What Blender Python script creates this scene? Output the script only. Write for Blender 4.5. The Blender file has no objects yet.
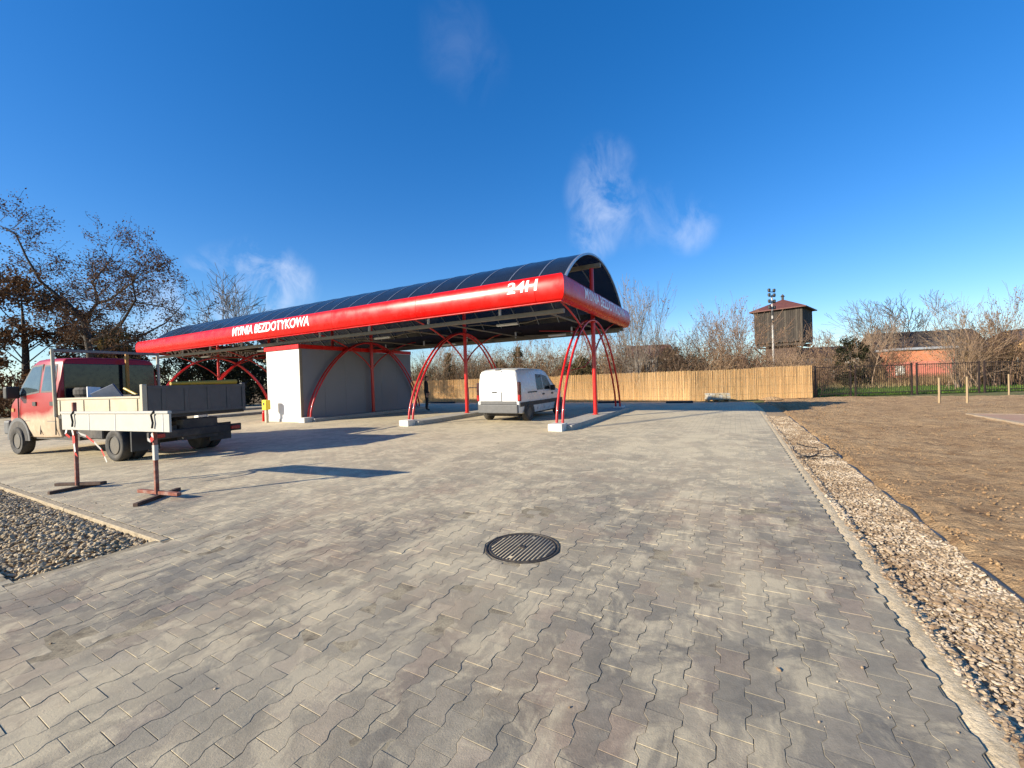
import bpy, bmesh, math, random
from mathutils import Vector, Matrix, Euler, noise
R = math.radians
random.seed(7)
scn = bpy.context.scene
COL = scn.collection

# ------------------------------------------------------------------ camera
CAM_H, PITCH, ROLL, FPX = 1.4, -0.0091, -0.0319, 409.47
cam = bpy.data.cameras.new('camera'); cam_ob = bpy.data.objects.new('camera', cam); COL.objects.link(cam_ob)
cam.sensor_fit = 'HORIZONTAL'; cam.sensor_width = 36.0; cam.lens = 36.0 * FPX / 1024.0
cam.clip_start = 0.05; cam.clip_end = 4000
_fw = Vector((0, math.cos(PITCH), math.sin(PITCH))); _u0 = Vector((0, -math.sin(PITCH), math.cos(PITCH))); _r0 = Vector((1, 0, 0))
_rt = math.cos(ROLL) * _r0 + math.sin(ROLL) * _u0; _up = -math.sin(ROLL) * _r0 + math.cos(ROLL) * _u0
cam_ob.matrix_world = Matrix(((_rt.x, _up.x, -_fw.x, 0), (_rt.y, _up.y, -_fw.y, 0), (_rt.z, _up.z, -_fw.z, CAM_H), (0, 0, 0, 1)))
scn.camera = cam_ob

# ------------------------------------------------------------------ world, sun, exposure
SUN_EL = R(21.0); SHX, SHY = 0.906, 0.423          # direction the shadows fall on the ground
world = bpy.data.worlds.new('World'); scn.world = world; world.use_nodes = True
wn, wl = world.node_tree.nodes, world.node_tree.links
for n in list(wn): wn.remove(n)
w_out = wn.new('ShaderNodeOutputWorld'); w_bg = wn.new('ShaderNodeBackground'); w_bg.inputs['Strength'].default_value = 0.105
sky = wn.new('ShaderNodeTexSky'); sky.sky_type = 'NISHITA'; sky.sun_disc = False
sky.sun_elevation = SUN_EL; sky.sun_rotation = math.atan2(-SHX, -SHY)
sky.altitude = 300; sky.air_density = 1.0; sky.dust_density = 0.25; sky.ozone_density = 4.0
wl.new(w_bg.outputs[0], w_out.inputs[0])
def pixdir(x, y):
    d = _fw + _rt * ((x - 512) / FPX) + _up * ((384 - y) / FPX); return d.normalized()
# thin clouds: patches of noise at their own directions in the sky
w_tc = wn.new('ShaderNodeTexCoord')
w_no = wn.new('ShaderNodeTexNoise'); w_no.inputs['Scale'].default_value = 13; w_no.inputs['Detail'].default_value = 7; w_no.inputs['Roughness'].default_value = 0.62
w_mp = wn.new('ShaderNodeMapping'); w_mp.inputs['Scale'].default_value = (1.0, 1.0, 0.8); w_mp.inputs['Rotation'].default_value = (.3, .5, 0)
wl.new(w_tc.outputs['Generated'], w_mp.inputs['Vector']); wl.new(w_mp.outputs[0], w_no.inputs['Vector']); w_no.inputs['Distortion'].default_value = 0.55
w_rp = wn.new('ShaderNodeMapRange'); w_rp.inputs[1].default_value = 0.38; w_rp.inputs[2].default_value = 0.86; wl.new(w_no.outputs[0], w_rp.inputs[0])
w_acc = None
for (px, py, rad, amp) in [(603, 170, 4.5, .55), (600, 192, 5.0, .85), (603, 214, 5.0, .95), (596, 234, 4.0, .9), (630, 215, 5.0, .42), (690, 228, 3.8, .7), (663, 216, 4.5, .42), (455, 42, 5, .3), (475, 66, 4.5, .2), (466, 54, 4, .2),
                           (262, 286, 6.0, 1.15), (288, 284, 4.0, .95), (235, 292, 6.0, .9), (190, 318, 6.0, .95), (207, 302, 5, .7), (165, 330, 6, .8), (120, 330, 6, .4)]:
    d = pixdir(px, py)
    dt = wn.new('ShaderNodeVectorMath'); dt.operation = 'DOT_PRODUCT'; dt.inputs[1].default_value = d; wl.new(w_tc.outputs['Generated'], dt.inputs[0]); amp *= .26 if py < 100 else .62 if py < 260 else .8
    mr = wn.new('ShaderNodeMapRange'); mr.interpolation_type = 'SMOOTHSTEP'
    mr.inputs[1].default_value = math.cos(R(rad)); mr.inputs[2].default_value = 1.0; mr.inputs[3].default_value = 0; mr.inputs[4].default_value = amp
    wl.new(dt.outputs['Value'], mr.inputs[0])
    if w_acc is None: w_acc = mr.outputs[0]
    else:
        ad = wn.new('ShaderNodeMath'); ad.operation = 'MAXIMUM'; wl.new(w_acc, ad.inputs[0]); wl.new(mr.outputs[0], ad.inputs[1]); w_acc = ad.outputs[0]
w_mu = wn.new('ShaderNodeMath'); w_mu.operation = 'MULTIPLY'; w_mu.use_clamp = True; wl.new(w_acc, w_mu.inputs[0]); wl.new(w_rp.outputs[0], w_mu.inputs[1])
w_hs = wn.new('ShaderNodeHueSaturation'); w_hs.inputs['Hue'].default_value = 0.512; w_hs.inputs['Saturation'].default_value = 1.45; w_hs.inputs['Value'].default_value = 1.38
w_gm = wn.new('ShaderNodeGamma'); w_gm.inputs[1].default_value = 0.78; wl.new(sky.outputs[0], w_gm.inputs[0])
wl.new(w_gm.outputs[0], w_hs.inputs['Color'])
w_mx = wn.new('ShaderNodeMix'); w_mx.data_type = 'RGBA'; wl.new(w_mu.outputs[0], w_mx.inputs['Factor'])
wl.new(w_hs.outputs[0], w_mx.inputs[6]); w_mx.inputs[7].default_value = (4.6, 5.0, 5.9, 1); wl.new(w_mx.outputs[2], w_bg.inputs['Color'])

sun = bpy.data.lights.new('sun', 'SUN'); sun.energy = 5.0; sun.angle = R(0.53); sun.color = (1.0, 0.90, 0.73)
sun_ob = bpy.data.objects.new('sun', sun); COL.objects.link(sun_ob)
sd = Vector((SHX * math.cos(SUN_EL), SHY * math.cos(SUN_EL), -math.sin(SUN_EL)))
sun_ob.rotation_euler = sd.to_track_quat('-Z', 'Y').to_euler(); sun_ob.location = (-30, -20, 30)
scn.view_settings.view_transform = 'Standard'; scn.view_settings.look = 'None'; scn.view_settings.gamma = 1; scn.view_settings.exposure = 0.92
scn.view_settings.use_curve_mapping = False
scn.render.resolution_x = 1024; scn.render.resolution_y = 768

# ------------------------------------------------------------------ yard frame: a to the right end of the canopy, b to its back
TH = 0.4973; CT, ST = math.cos(TH), math.sin(TH); P0 = Vector((1.277, 11.229, 0))
def W(a, b, z=0.0): return Vector((P0.x + a * CT + b * ST, P0.y - a * ST + b * CT, z))
def gz(b):                                          # the yard falls gently towards its back
    t = min(1, max(0, (b - 7.0) / 9.0)); return -.25 * t * t * (1.6 - .6 * t)
def AB(x, y): dx, dy = x - P0.x, y - P0.y; return (dx * CT - dy * ST, dx * ST + dy * CT)
def proj(p):
    d = Vector(p) - Vector((0, 0, CAM_H)); z = d.dot(_fw)
    return (512 + FPX * d.dot(_rt) / z, 384 - FPX * d.dot(_up) / z, z) if z > .01 else (0, 0, -1)

# ------------------------------------------------------------------ materials
class NT:
    def __init__(s, m): s.t = m.node_tree; s.n = s.t.nodes; s.l = s.t.links
    def new(s, k, **kw):
        n = s.n.new(k)
        for a, b in kw.items(): setattr(n, a, b)
        return n
    def link(s, a, b): s.l.new(a, b)
    def noise(s, vec, scale, detail=4, rough=.55, dist=0):
        n = s.new('ShaderNodeTexNoise'); n.inputs['Scale'].default_value = scale; n.inputs['Detail'].default_value = detail
        n.inputs['Roughness'].default_value = rough; n.inputs['Distortion'].default_value = dist
        if vec is not None: s.link(vec, n.inputs['Vector'])
        return n.outputs[0]
    def rng(s, v, a, b, c=0., d=1.):
        n = s.new('ShaderNodeMapRange'); s.link(v, n.inputs[0])
        for i, q in enumerate((a, b, c, d)): n.inputs[i + 1].default_value = q
        return n.outputs[0]
    def math(s, op, a, b=None, clamp=False):
        n = s.new('ShaderNodeMath', operation=op, use_clamp=clamp)
        for i, q in enumerate((a, b)):
            if q is None: continue
            if isinstance(q, (int, float)): n.inputs[i].default_value = q
            else: s.link(q, n.inputs[i])
        return n.outputs[0]
    def mix(s, f, a, b, mode='MIX'):
        n = s.new('ShaderNodeMix', data_type='RGBA', blend_type=mode)
        for i, q in ((0, f), (6, a), (7, b)):
            if isinstance(q, (int, float)): n.inputs[i].default_value = q
            elif isinstance(q, tuple): n.inputs[i].default_value = q if len(q) == 4 else q + (1,)
            else: s.link(q, n.inputs[i])
        return n.outputs[2]
    def pos(s): return s.new('ShaderNodeNewGeometry').outputs['Position']
    def objc(s): return s.new('ShaderNodeTexCoord').outputs['Object']
    def mapped(s, vec, scale=(1, 1, 1), rot=(0, 0, 0)):
        n = s.new('ShaderNodeMapping'); n.inputs['Scale'].default_value = scale; n.inputs['Rotation'].default_value = rot; s.link(vec, n.inputs['Vector']); return n.outputs[0]
    def bump(s, h, strength, dist=.01):
        n = s.new('ShaderNodeBump'); n.inputs['Strength'].default_value = strength; n.inputs['Distance'].default_value = dist; s.link(h, n.inputs['Height']); return n.outputs[0]
MATS = {}
def newmat(name):
    m = bpy.data.materials.new(name); m.use_nodes = True; MATS[name] = m
    return m, NT(m), m.node_tree.nodes['Principled BSDF']
def mat(name, col, rough=.5, metal=0, var=.12, scale=6., bump=0, dirt=None, dirt_amt=.0, coat=0, spec=None, stretch=(1, 1, 1), bscale=40, dirt_scale=2.5):
    """paint, wood, metal or stone: a base colour with mottling, optional dirt and fine relief"""
    m, t, p = newmat(name); o = t.mapped(t.objc(), stretch)
    n1 = t.noise(o, scale, 5)
    c = t.mix(t.rng(n1, .3, .7), tuple(x * (1 - var) for x in col), tuple(min(1, x * (1 + var)) for x in col))
    if dirt: c = t.mix(t.math('MULTIPLY', t.rng(t.noise(o, dirt_scale, 6, .65), .42, .68), dirt_amt), c, dirt)
    t.link(c, p.inputs['Base Color'])
    t.link(t.rng(t.noise(o, scale * 2.3, 3), .3, .7, max(.02, rough - .08), min(1, rough + .08)), p.inputs['Roughness'])
    p.inputs['Metallic'].default_value = metal
    if coat: p.inputs['Coat Weight'].default_value = coat; p.inputs['Coat Roughness'].default_value = .06
    if spec is not None: p.inputs['Specular IOR Level'].default_value = spec
    if bump: t.link(t.bump(t.noise(o, bscale, 4), bump), p.inputs['Normal'])
    return m

def paver_material(name, far=False):
    m, t, p = newmat(name); g = t.pos()
    ab = t.mapped(g, (1, 1, 1), (0, 0, TH))
    if far:
        sw = t.mapped(g, (1, 1, 1), (0, 0, TH + math.pi / 2))
        br = t.new('ShaderNodeTexBrick'); t.link(sw, br.inputs['Vector']); br.offset = .5
        for k, v in (('Scale', 1), ('Mortar Size', .0035), ('Mortar Smooth', .3), ('Brick Width', .1854), ('Row Height', .1236), ('Bias', 0)): br.inputs[k].default_value = v
        br.inputs['Color1'].default_value = (0, 0, 0, 1); br.inputs['Color2'].default_value = (1, 1, 1, 1); br.inputs['Mortar'].default_value = (.5, .5, .5, 1)
        rnd = br.outputs['Color']
        sp = t.new('ShaderNodeSeparateColor'); t.link(rnd, sp.inputs[0]); rnd = sp.outputs[0]
    else:
        at = t.new('ShaderNodeAttribute', attribute_name='rnd'); oi = t.new('ShaderNodeObjectInfo')
        rnd = t.math('FRACT', t.math('ADD', at.outputs['Fac'], oi.outputs['Random']))
    grey, brown = (.195, .185, .158), (.258, .217, .157)
    n_big = t.noise(g, .8, 6, .7); n_mid = t.noise(g, 3.2, 5, .6); n_f = t.noise(g, 28, 5, .7)
    f = t.math('ADD', t.math('MULTIPLY', rnd, .42), t.rng(n_big, .35, .65, 0, .62), True)
    c = t.mix(f, grey, brown)
    c = t.mix(t.math('MULTIPLY', t.rng(t.math('FRACT', t.math('MULTIPLY', rnd, 7.13)), .72, 1.0, 0, 1), .3), c, (.40, .26, .19))      # a few ochre-red stones
    c = t.mix(t.math('MULTIPLY', t.rng(t.noise(g, .75, 5, .6, .4), .50, .66), .55), c, (.345, .235, .16))       # rusty patches
    c = t.mix(.85, c, t.mix(t.rng(n_mid, .28, .72), (.66, .66, .66), (1.2, 1.19, 1.17)), 'MULTIPLY')
    c = t.mix(.8, c, t.mix(t.rng(n_f, .3, .7), (.74, .74, .74), (1.2, 1.2, 1.2)), 'MULTIPLY')
    c = t.mix(.9, c, t.mix(t.math('FRACT', t.math('MULTIPLY', rnd, 3.7)), (.76, .76, .78), (1.2, 1.18, 1.15)), 'MULTIPLY')
    # swept joint sand left on the stones: soft streaky drifts
    st = t.mapped(ab, (1, .45, 1)); s1 = t.noise(st, .9, 5, .62, .6); s2 = t.noise(ab, 2.6, 7, .70, .7); s3 = t.noise(t.mapped(ab, (2.2, .35, 1)), 6, 4, .6, 1.2)
    sand = t.math('ADD', t.rng(s1, .46, .70, 0, .75), t.math('MULTIPLY', t.rng(s2, .48, .64, 0, 1.45), t.rng(s3, .36, .58, .25, 1.)), True)
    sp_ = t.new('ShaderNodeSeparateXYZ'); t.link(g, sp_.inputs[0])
    if far:
        s4 = t.noise(t.mapped(ab, (.5, 2.6, 1)), 1.3, 7, .68, .9); sand = t.math('ADD', sand, t.rng(s4, .40, .66, 0, .55), True)
        c = t.mix(.8, c, t.mix(t.rng(t.noise(t.mapped(ab, (.7, 3.5, 1)), 2.2, 6, .7, .5), .3, .7), (.72, .72, .73), (1.2, 1.18, 1.14)), 'MULTIPLY')
    drift_vignette = t.math('ADD', t.rng(sp_.outputs[1], 1.8, 8.0, 0, .78), t.rng(t.noise(g, .42, 3, .5), .35, .65, -.12, .28), True)      # sand thickening with distance; also paints in vignette darkening of the near paving
    sand = t.math('ADD', t.math('MULTIPLY', sand, .60), t.math('MULTIPLY', drift_vignette, .62), True)
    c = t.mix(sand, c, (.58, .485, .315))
    if far: c = t.mix(t.math('MULTIPLY', br.outputs['Fac'], .5), c, (.16, .14, .12))
    t.link(c, p.inputs['Base Color']); p.inputs['Roughness'].default_value = .82; p.inputs['Specular IOR Level'].default_value = .3
    t.link(t.bump(t.math('ADD', t.noise(g, 120, 4, .7), t.math('MULTIPLY', t.noise(g, 14, 3), .8)), .35, .006), p.inputs['Normal'])
    return m
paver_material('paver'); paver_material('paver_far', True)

def ground_mat(name, c1, c2, c3, s1=.6, s2=6, s3=40, bump=.6, bd=.03, rough=.95):
    m, t, p = newmat(name); g = t.pos()
    c = t.mix(t.rng(t.noise(g, s1, 5, .6), .35, .65), c1, c2)
    c = t.mix(t.rng(t.noise(g, s2, 6, .65), .45, .7), c, c3)
    c = t.mix(.8, c, t.mix(t.rng(t.noise(g, s3, 5, .7), .3, .7), (.6, .6, .6), (1.3, 1.3, 1.3)), 'MULTIPLY')
    t.link(c, p.inputs['Base Color']); p.inputs['Roughness'].default_value = rough; p.inputs['Specular IOR Level'].default_value = .15
    t.link(t.bump(t.noise(g, s3 * .6, 6, .7), bump, bd), p.inputs['Normal']); return m
ground_mat('joint_sand', (.25, .21, .14), (.42, .35, .23), (.13, .105, .075), 1.2, 9, 90, .5, .004)
ground_mat('soil', (.47, .30, .155), (.58, .39, .21), (.29, .175, .09), .5, 2.6, 15, 1.0, .16)
ground_mat('field', (.16, .15, .06), (.22, .19, .09), (.10, .13, .035), .12, 1.5, 18, .8, .05)
ground_mat('grass_ground', (.07, .13, .02), (.11, .17, .03), (.17, .16, .06), .4, 3, 30, .8, .05)
ground_mat('haunch', (.60, .47, .29), (.70, .56, .36), (.46, .36, .22), 2, 9, 60, .9, .012)
ground_mat('kerb_tan', (.38, .31, .21), (.46, .38, .26), (.28, .23, .16), 2, 12, 90, .6, .008)
ground_mat('gravel_bed', (.34, .24, .14), (.42, .31, .19), (.24, .165, .095), 2, 14, 60, .8, .01)
ground_mat('red_paving', (.42, .245, .17), (.46, .30, .20), (.40, .27, .16), 1.5, 6, 40, .3, .006)
ground_mat('pad_kerb', (.38, .30, .21), (.44, .35, .25), (.36, .25, .14), 1.4, 5, 50, .4, .006)
ground_mat('concrete', (.38, .36, .31), (.46, .43, .37), (.30, .28, .24), 1.4, 8, 60, .4, .006)
ground_mat('concrete_light', (.66, .63, .56), (.74, .71, .64), (.55, .52, .46), 1.4, 8, 60, .3, .005)
def stone_mat(name, c1, c2, c3):
    m, t, p = newmat(name); at = t.new('ShaderNodeAttribute', attribute_name='rnd'); g = t.pos()
    r = t.new('ShaderNodeValToRGB'); e = r.color_ramp.elements; e[0].color = c1 + (1,); e[1].color = c3 + (1,); x = e.new(.5); x.color = c2 + (1,)
    t.link(at.outputs['Fac'], r.inputs[0])
    c = t.mix(.7, r.outputs[0], t.mix(t.rng(t.noise(g, 45, 4, .7), .3, .7), (.65, .63, .6), (1.25, 1.25, 1.25)), 'MULTIPLY')
    t.link(c, p.inputs['Base Color']); p.inputs['Roughness'].default_value = .85; p.inputs['Specular IOR Level'].default_value = .3; return m
stone_mat('stones_pale', (.22, .145, .085), (.38, .285, .185), (.55, .455, .335))
stone_mat('stones_grey', (.24, .175, .10), (.40, .31, .19), (.56, .46, .31))
stone_mat('clods', (.20, .122, .06), (.28, .175, .09), (.35, .23, .12))

mat('red_paint', (.58, .0045, .003), .28, var=.07, scale=1.2, coat=.0, spec=.28, dirt=(.36, .03, .02), dirt_amt=.25, dirt_scale=.9)
mat('red_tube', (.50, .008, .006), .35, var=.08, scale=3, coat=.3)
mat('roof_sheet', (.016, .019, .026), .2, var=.2, scale=1.5, spec=.5)
_m = MATS['roof_sheet']; _t = NT(_m); _p = _m.node_tree.nodes['Principled BSDF']; _o = [n for n in _t.n if n.type == 'OUTPUT_MATERIAL'][0]
_tr = _t.new('ShaderNodeBsdfTransparent'); _tr.inputs[0].default_value = (.30, .36, .48, 1); _mx = _t.new('ShaderNodeMixShader'); _mx.inputs[0].default_value = .22
_t.link(_p.outputs[0], _mx.inputs[1]); _t.link(_tr.outputs[0], _mx.inputs[2]); _t.link(_mx.outputs[0], _o.inputs[0])
mat('rib_metal', (.34, .36, .40), .35, metal=.7)
mat('galv', (.20, .17, .12), .55, metal=.15, var=.15)
mat('letter_white', (.85, .84, .82), .4, var=.03)
mat('letter_back', (.62, .57, .54), .6, var=.1)
mat('panel_back', (.030, .016, .014), .6, var=.2)
mat('wall_white', (.66, .655, .635), .5, var=.03, scale=1.5, dirt=(.66, .63, .57), dirt_amt=.3)
mat('wall_white_shaded', (.185, .192, .21), .5, var=.015, scale=1.5)  # white wall panel with its deep shade put into the base colour
mat('lamp_white', (.75, .75, .72), .35, var=.03)
mat('yellow', (.80, .56, .02), .4, var=.06)
mat('yellow_dull', (.36, .24, .015), .5, var=.12)
mat('orange_paint', (.40, .17, .02), .5)
mat('van_white', (.60, .60, .58), .3, var=.03, scale=2, coat=.4, dirt=(.62, .58, .50), dirt_amt=.35, dirt_scale=1.2)
mat('plastic_grey', (.095, .095, .095), .6, var=.1)
mat('plastic_black', (.018, .018, .018), .55, var=.2)
mat('plate_grey', (.48, .48, .46), .5, var=.06)
mat('glass_dark', (.010, .013, .016), .08, var=.1, spec=.45)
mat('glass_cab', (.06, .08, .085), .07, var=.2, spec=.8)
mat('lamp_red', (.35, .012, .012), .25, var=.1)
mat('lamp_smoke', (.05, .012, .012), .25, var=.1)
mat('lamp_clear', (.6, .6, .58), .15, var=.05)
mat('tyre', (.030, .028, .026), .8, var=.25, bump=.3, dirt=(.12, .10, .075), dirt_amt=.5)
mat('rim', (.10, .095, .085), .6, metal=.3, var=.2, dirt=(.13, .105, .075), dirt_amt=.7)
mat('bed_white', (.45, .40, .30), .55, var=.08, scale=3, dirt=(.42, .33, .20), dirt_amt=.85, dirt_scale=3)
mat('bed_grey', (.075, .072, .07), .55, var=.12, dirt=(.12, .10, .08), dirt_amt=.3)
mat('chassis', (.022, .020, .019), .7, var=.25, dirt=(.14, .11, .08), dirt_amt=.5)
mat('board_white', (.42, .41, .37), .55, var=.06, dirt=(.50, .44, .34), dirt_amt=.5)
mat('rust', (.20, .05, .025), .8, var=.3, scale=14, dirt=(.42, .34, .28), dirt_amt=.5, dirt_scale=9)
mat('rust_dark', (.07, .038, .025), .85, var=.3, scale=14)
mat('tape_red', (.60, .05, .04), .5); mat('tape_white', (.5, .48, .45), .5)
mat('cast_iron', (.042, .038, .033), .6, metal=.3, var=.25, scale=20, dirt=(.22, .175, .11), dirt_amt=.5, dirt_scale=8)
mat('cover_sand', (.50, .41, .26), .9, var=.2, scale=20)
mat('black_wire', (.02, .02, .02), .5)
mat('edging', (.05, .055, .06), .5, var=.2)
mat('stake', (.29, .205, .11), .7, var=.15, stretch=(8, 8, 1))
mat('fence_iron', (.018, .013, .011), .65, var=.3, dirt=(.05, .022, .015), dirt_amt=.6)
mat('membrane', (.015, .015, .016), .6, var=.2)
mat('timber_tower', (.034, .026, .020), .85, var=.35, scale=5, stretch=(3, 3, .25), bump=.5)
mat('timber_pale', (.06, .048, .036), .85, var=.35, scale=5, stretch=(3, 3, .25))
mat('roof_red', (.115, .038, .028), .7, var=.2, scale=3)
mat('roof_dark', (.055, .042, .036), .8, var=.25, scale=3)
mat('roof_grey', (.30, .32, .35), .6, var=.12, scale=3)
mat('brick_orange', (.52, .19, .085), .8, var=.15, scale=4, dirt=(.56, .22, .15), dirt_amt=.5)
mat('brick_pink', (.50, .16, .11), .8, var=.15, scale=4)
mat('brick_dark', (.075, .045, .032), .85, var=.25, scale=4)
mat('plaster', (.62, .60, .54), .8, var=.08, scale=2, dirt=(.42, .38, .32), dirt_amt=.5)
mat('plaster_ochre', (.55, .33, .14), .8, var=.08, scale=2)
mat('pole_white', (.42, .39, .35), .7, var=.15)
mat('dark_boards', (.050, .036, .026), .85, var=.35, scale=3, stretch=(6, 6, .5))
mat('cloth_dark', (.016, .017, .022), .85, var=.25); mat('skin', (.42, .25, .18), .6); mat('hair', (.02, .015, .012), .7)
mat('blue_panel', (.07, .09, .14), .45); mat('white_sheet', (.76, .74, .70), .6)
mat('grey_steel', (.16, .16, .16), .45, metal=.6)
def leaf_mat(name, cols, trans=.25):
    m, t, p = newmat(name); at = t.new('ShaderNodeAttribute', attribute_name='rnd')
    r = t.new('ShaderNodeValToRGB'); e = r.color_ramp.elements; e[0].color = cols[0] + (1,); e[1].color = cols[-1] + (1,)
    if len(cols) > 2: x = e.new(.5); x.color = cols[1] + (1,)
    t.link(at.outputs['Fac'], r.inputs[0]); t.link(r.outputs[0], p.inputs['Base Color']); p.inputs['Roughness'].default_value = .75
    p.inputs['Specular IOR Level'].default_value = .2
    tr = t.new('ShaderNodeBsdfTranslucent'); t.link(r.outputs[0], tr.inputs[0]); mx = t.new('ShaderNodeMixShader'); mx.inputs[0].default_value = trans
    out = [n for n in t.n if n.type == 'OUTPUT_MATERIAL'][0]
    t.link(p.outputs[0], mx.inputs[1]); t.link(tr.outputs[0], mx.inputs[2]); t.link(mx.outputs[0], out.inputs[0]); return m
leaf_mat('leaf_brown', ((.055, .028, .014), (.10, .052, .026), (.16, .09, .045)))
leaf_mat('leaf_tan', ((.13, .08, .042), (.22, .14, .075), (.31, .21, .12)))
leaf_mat('leaf_olive', ((.035, .035, .012), (.07, .06, .022), (.12, .095, .04)))
leaf_mat('leaf_dark', ((.012, .014, .007), (.025, .027, .012), (.045, .04, .018)))
leaf_mat('leaf_yellow', ((.15, .11, .04), (.22, .16, .06), (.27, .2, .09)))
leaf_mat('grass_blade', ((.06, .13, .015), (.10, .18, .025), (.17, .22, .05)), .3)
leaf_mat('dry_grass', ((.22, .16, .075), (.33, .25, .12), (.42, .33, .17)), .3)
leaf_mat('reed', ((.58, .34, .135), (.74, .47, .21), (.86, .61, .32)), .1)
mat('bark_dark', (.045, .036, .028), .9, var=.3, scale=8)
mat('bark_grey', (.15, .125, .10), .9, var=.25, scale=8)
mat('bark_tan', (.27, .18, .115), .9, var=.3, scale=4)
mat('bark_red', (.19, .115, .075), .9, var=.3, scale=4)

# ------------------------------------------------------------------ mesh building
class MB:
    def __init__(s): s.v = []; s.f = []; s.r = []
    def add(s, vs, fs, rnd=None):
        o = len(s.v); s.v.extend(vs); s.f.extend([tuple(i + o for i in f) for f in fs]); 
        if rnd is not None: s.r.extend([rnd] * len(fs))
        return s
    def box(s, x0, x1, y0, y1, z0, z1):
        v = [(x, y, z) for z in (z0, z1) for y in (y0, y1) for x in (x0, x1)]
        return s.add(v, [(0, 2, 3, 1), (4, 5, 7, 6), (0, 1, 5, 4), (2, 6, 7, 3), (0, 4, 6, 2), (1, 3, 7, 5)])
    def obox(s, c, size, rot=(0, 0, 0)):
        m = Euler(rot).to_matrix(); c = Vector(c); hx, hy, hz = [q / 2 for q in size]
        v = [tuple(c + m @ Vector((x, y, z))) for z in (-hz, hz) for y in (-hy, hy) for x in (-hx, hx)]
        return s.add(v, [(0, 2, 3, 1), (4, 5, 7, 6), (0, 1, 5, 4), (2, 6, 7, 3), (0, 4, 6, 2), (1, 3, 7, 5)])
    def tube(s, pts, r, n=8, cap=True, rnd=None):
        pts = [Vector(p) for p in pts]; rs = r if isinstance(r, (list, tuple)) else [r] * len(pts)
        vs = []; prev = None
        for i, p in enumerate(pts):
            d = (pts[min(i + 1, len(pts) - 1)] - pts[max(i - 1, 0)]).normalized()
            if prev is None: a = d.orthogonal().normalized()
            else:
                a = prev - d * prev.dot(d); a = a.normalized() if a.length > 1e-6 else d.orthogonal().normalized()
            prev = a; b = d.cross(a)
            vs += [tuple(p + (a * math.cos(2 * math.pi * k / n) + b * math.sin(2 * math.pi * k / n)) * rs[i]) for k in range(n)]
        fs = [(i * n + k, i * n + (k + 1) % n, (i + 1) * n + (k + 1) % n, (i + 1) * n + k) for i in range(len(pts) - 1) for k in range(n)]
        if cap: fs += [tuple(range(n - 1, -1, -1)), tuple((len(pts) - 1) * n + k for k in range(n))]
        return s.add(vs, fs, rnd)
    def lathe(s, prof, n=24, c=(0, 0, 0), axis='Z'):
        vs = []
        for (r, h) in prof:
            for k in range(n):
                q = 2 * math.pi * k / n; x, y, z = r * math.cos(q), r * math.sin(q), h
                if axis == 'Y': x, y, z = x, h, y
                if axis == 'X': x, y, z = h, x, y
                vs.append((x + c[0], y + c[1], z + c[2]))
        fs = [(i * n + k, i * n + (k + 1) % n, (i + 1) * n + (k + 1) % n, (i + 1) * n + k) for i in range(len(prof) - 1) for k in range(n)]
        fs += [tuple(range(n)), tuple((len(prof) - 1) * n + k for k in range(n))]
        return s.add(vs, fs)
    def prism(s, poly, f0, f1):
        """poly: 2D points; f0, f1: map a 2D point to 3D for the two ends"""
        n = len(poly); vs = [tuple(f0(p)) for p in poly] + [tuple(f1(p)) for p in poly]
        fs = [tuple(range(n - 1, -1, -1)), tuple(range(n, 2 * n))] + [(k, (k + 1) % n, n + (k + 1) % n, n + k) for k in range(n)]
        return s.add(vs, fs)
    def build(s, name, m, parent=None, smooth=False, bevel=0, seg=1):
        me = bpy.data.meshes.new(name); me.from_pydata(s.v, [], s.f); me.update()
        me.materials.append(MATS[m])
        if s.r and len(s.r) == len(s.f):
            at = me.attributes.new('rnd', 'FLOAT', 'FACE'); at.data.foreach_set('value', s.r)
        bm = bmesh.new(); bm.from_mesh(me); bmesh.ops.recalc_face_normals(bm, faces=bm.faces); bm.to_mesh(me); bm.free()
        if smooth: me.polygons.foreach_set('use_smooth', [True] * len(me.polygons)); me.set_sharp_from_angle(angle=R(50))
        return link(name, me, parent, bevel, seg)
def link(name, me, parent=None, bevel=0, seg=1):
    o = bpy.data.objects.new(name, me); COL.objects.link(o); o.parent = parent
    if bevel:
        b = o.modifiers.new('bevel', 'BEVEL'); b.width = bevel; b.segments = seg; b.limit_method = 'ANGLE'; b.angle_limit = R(40)
    return o
def tag(o, label, cat, group=None):
    o['label'] = label; o['category'] = cat
    if group: o['group'] = group
    return o
def struct(o): o['kind'] = 'structure'; return o
def stuff(o): o['kind'] = 'stuff'; return o
def thing(name, label, cat, loc=(0, 0, 0), rz=0, group=None):
    o = bpy.data.objects.new(name, None); COL.objects.link(o); o.location = loc; o.rotation_euler = (0, 0, rz); o.empty_display_size = .2
    return tag(o, label, cat, group)
def copy_tree(o, parent=None):
    c = o.copy(); COL.objects.link(c); c.parent = parent
    for ch in list(o.children): copy_tree(ch, c)
    return c
YROT = -TH

# ------------------------------------------------------------------ ground and yard
g = MB(); g.add([(-1500, -1500, -.30), (1500, -1500, -.30), (1500, 1500, -.30), (-1500, 1500, -.30)], [(0, 1, 2, 3)])
tag(struct(g.build('ground', 'field')), 'dry grassland reaching to the horizon', 'ground')

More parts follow.
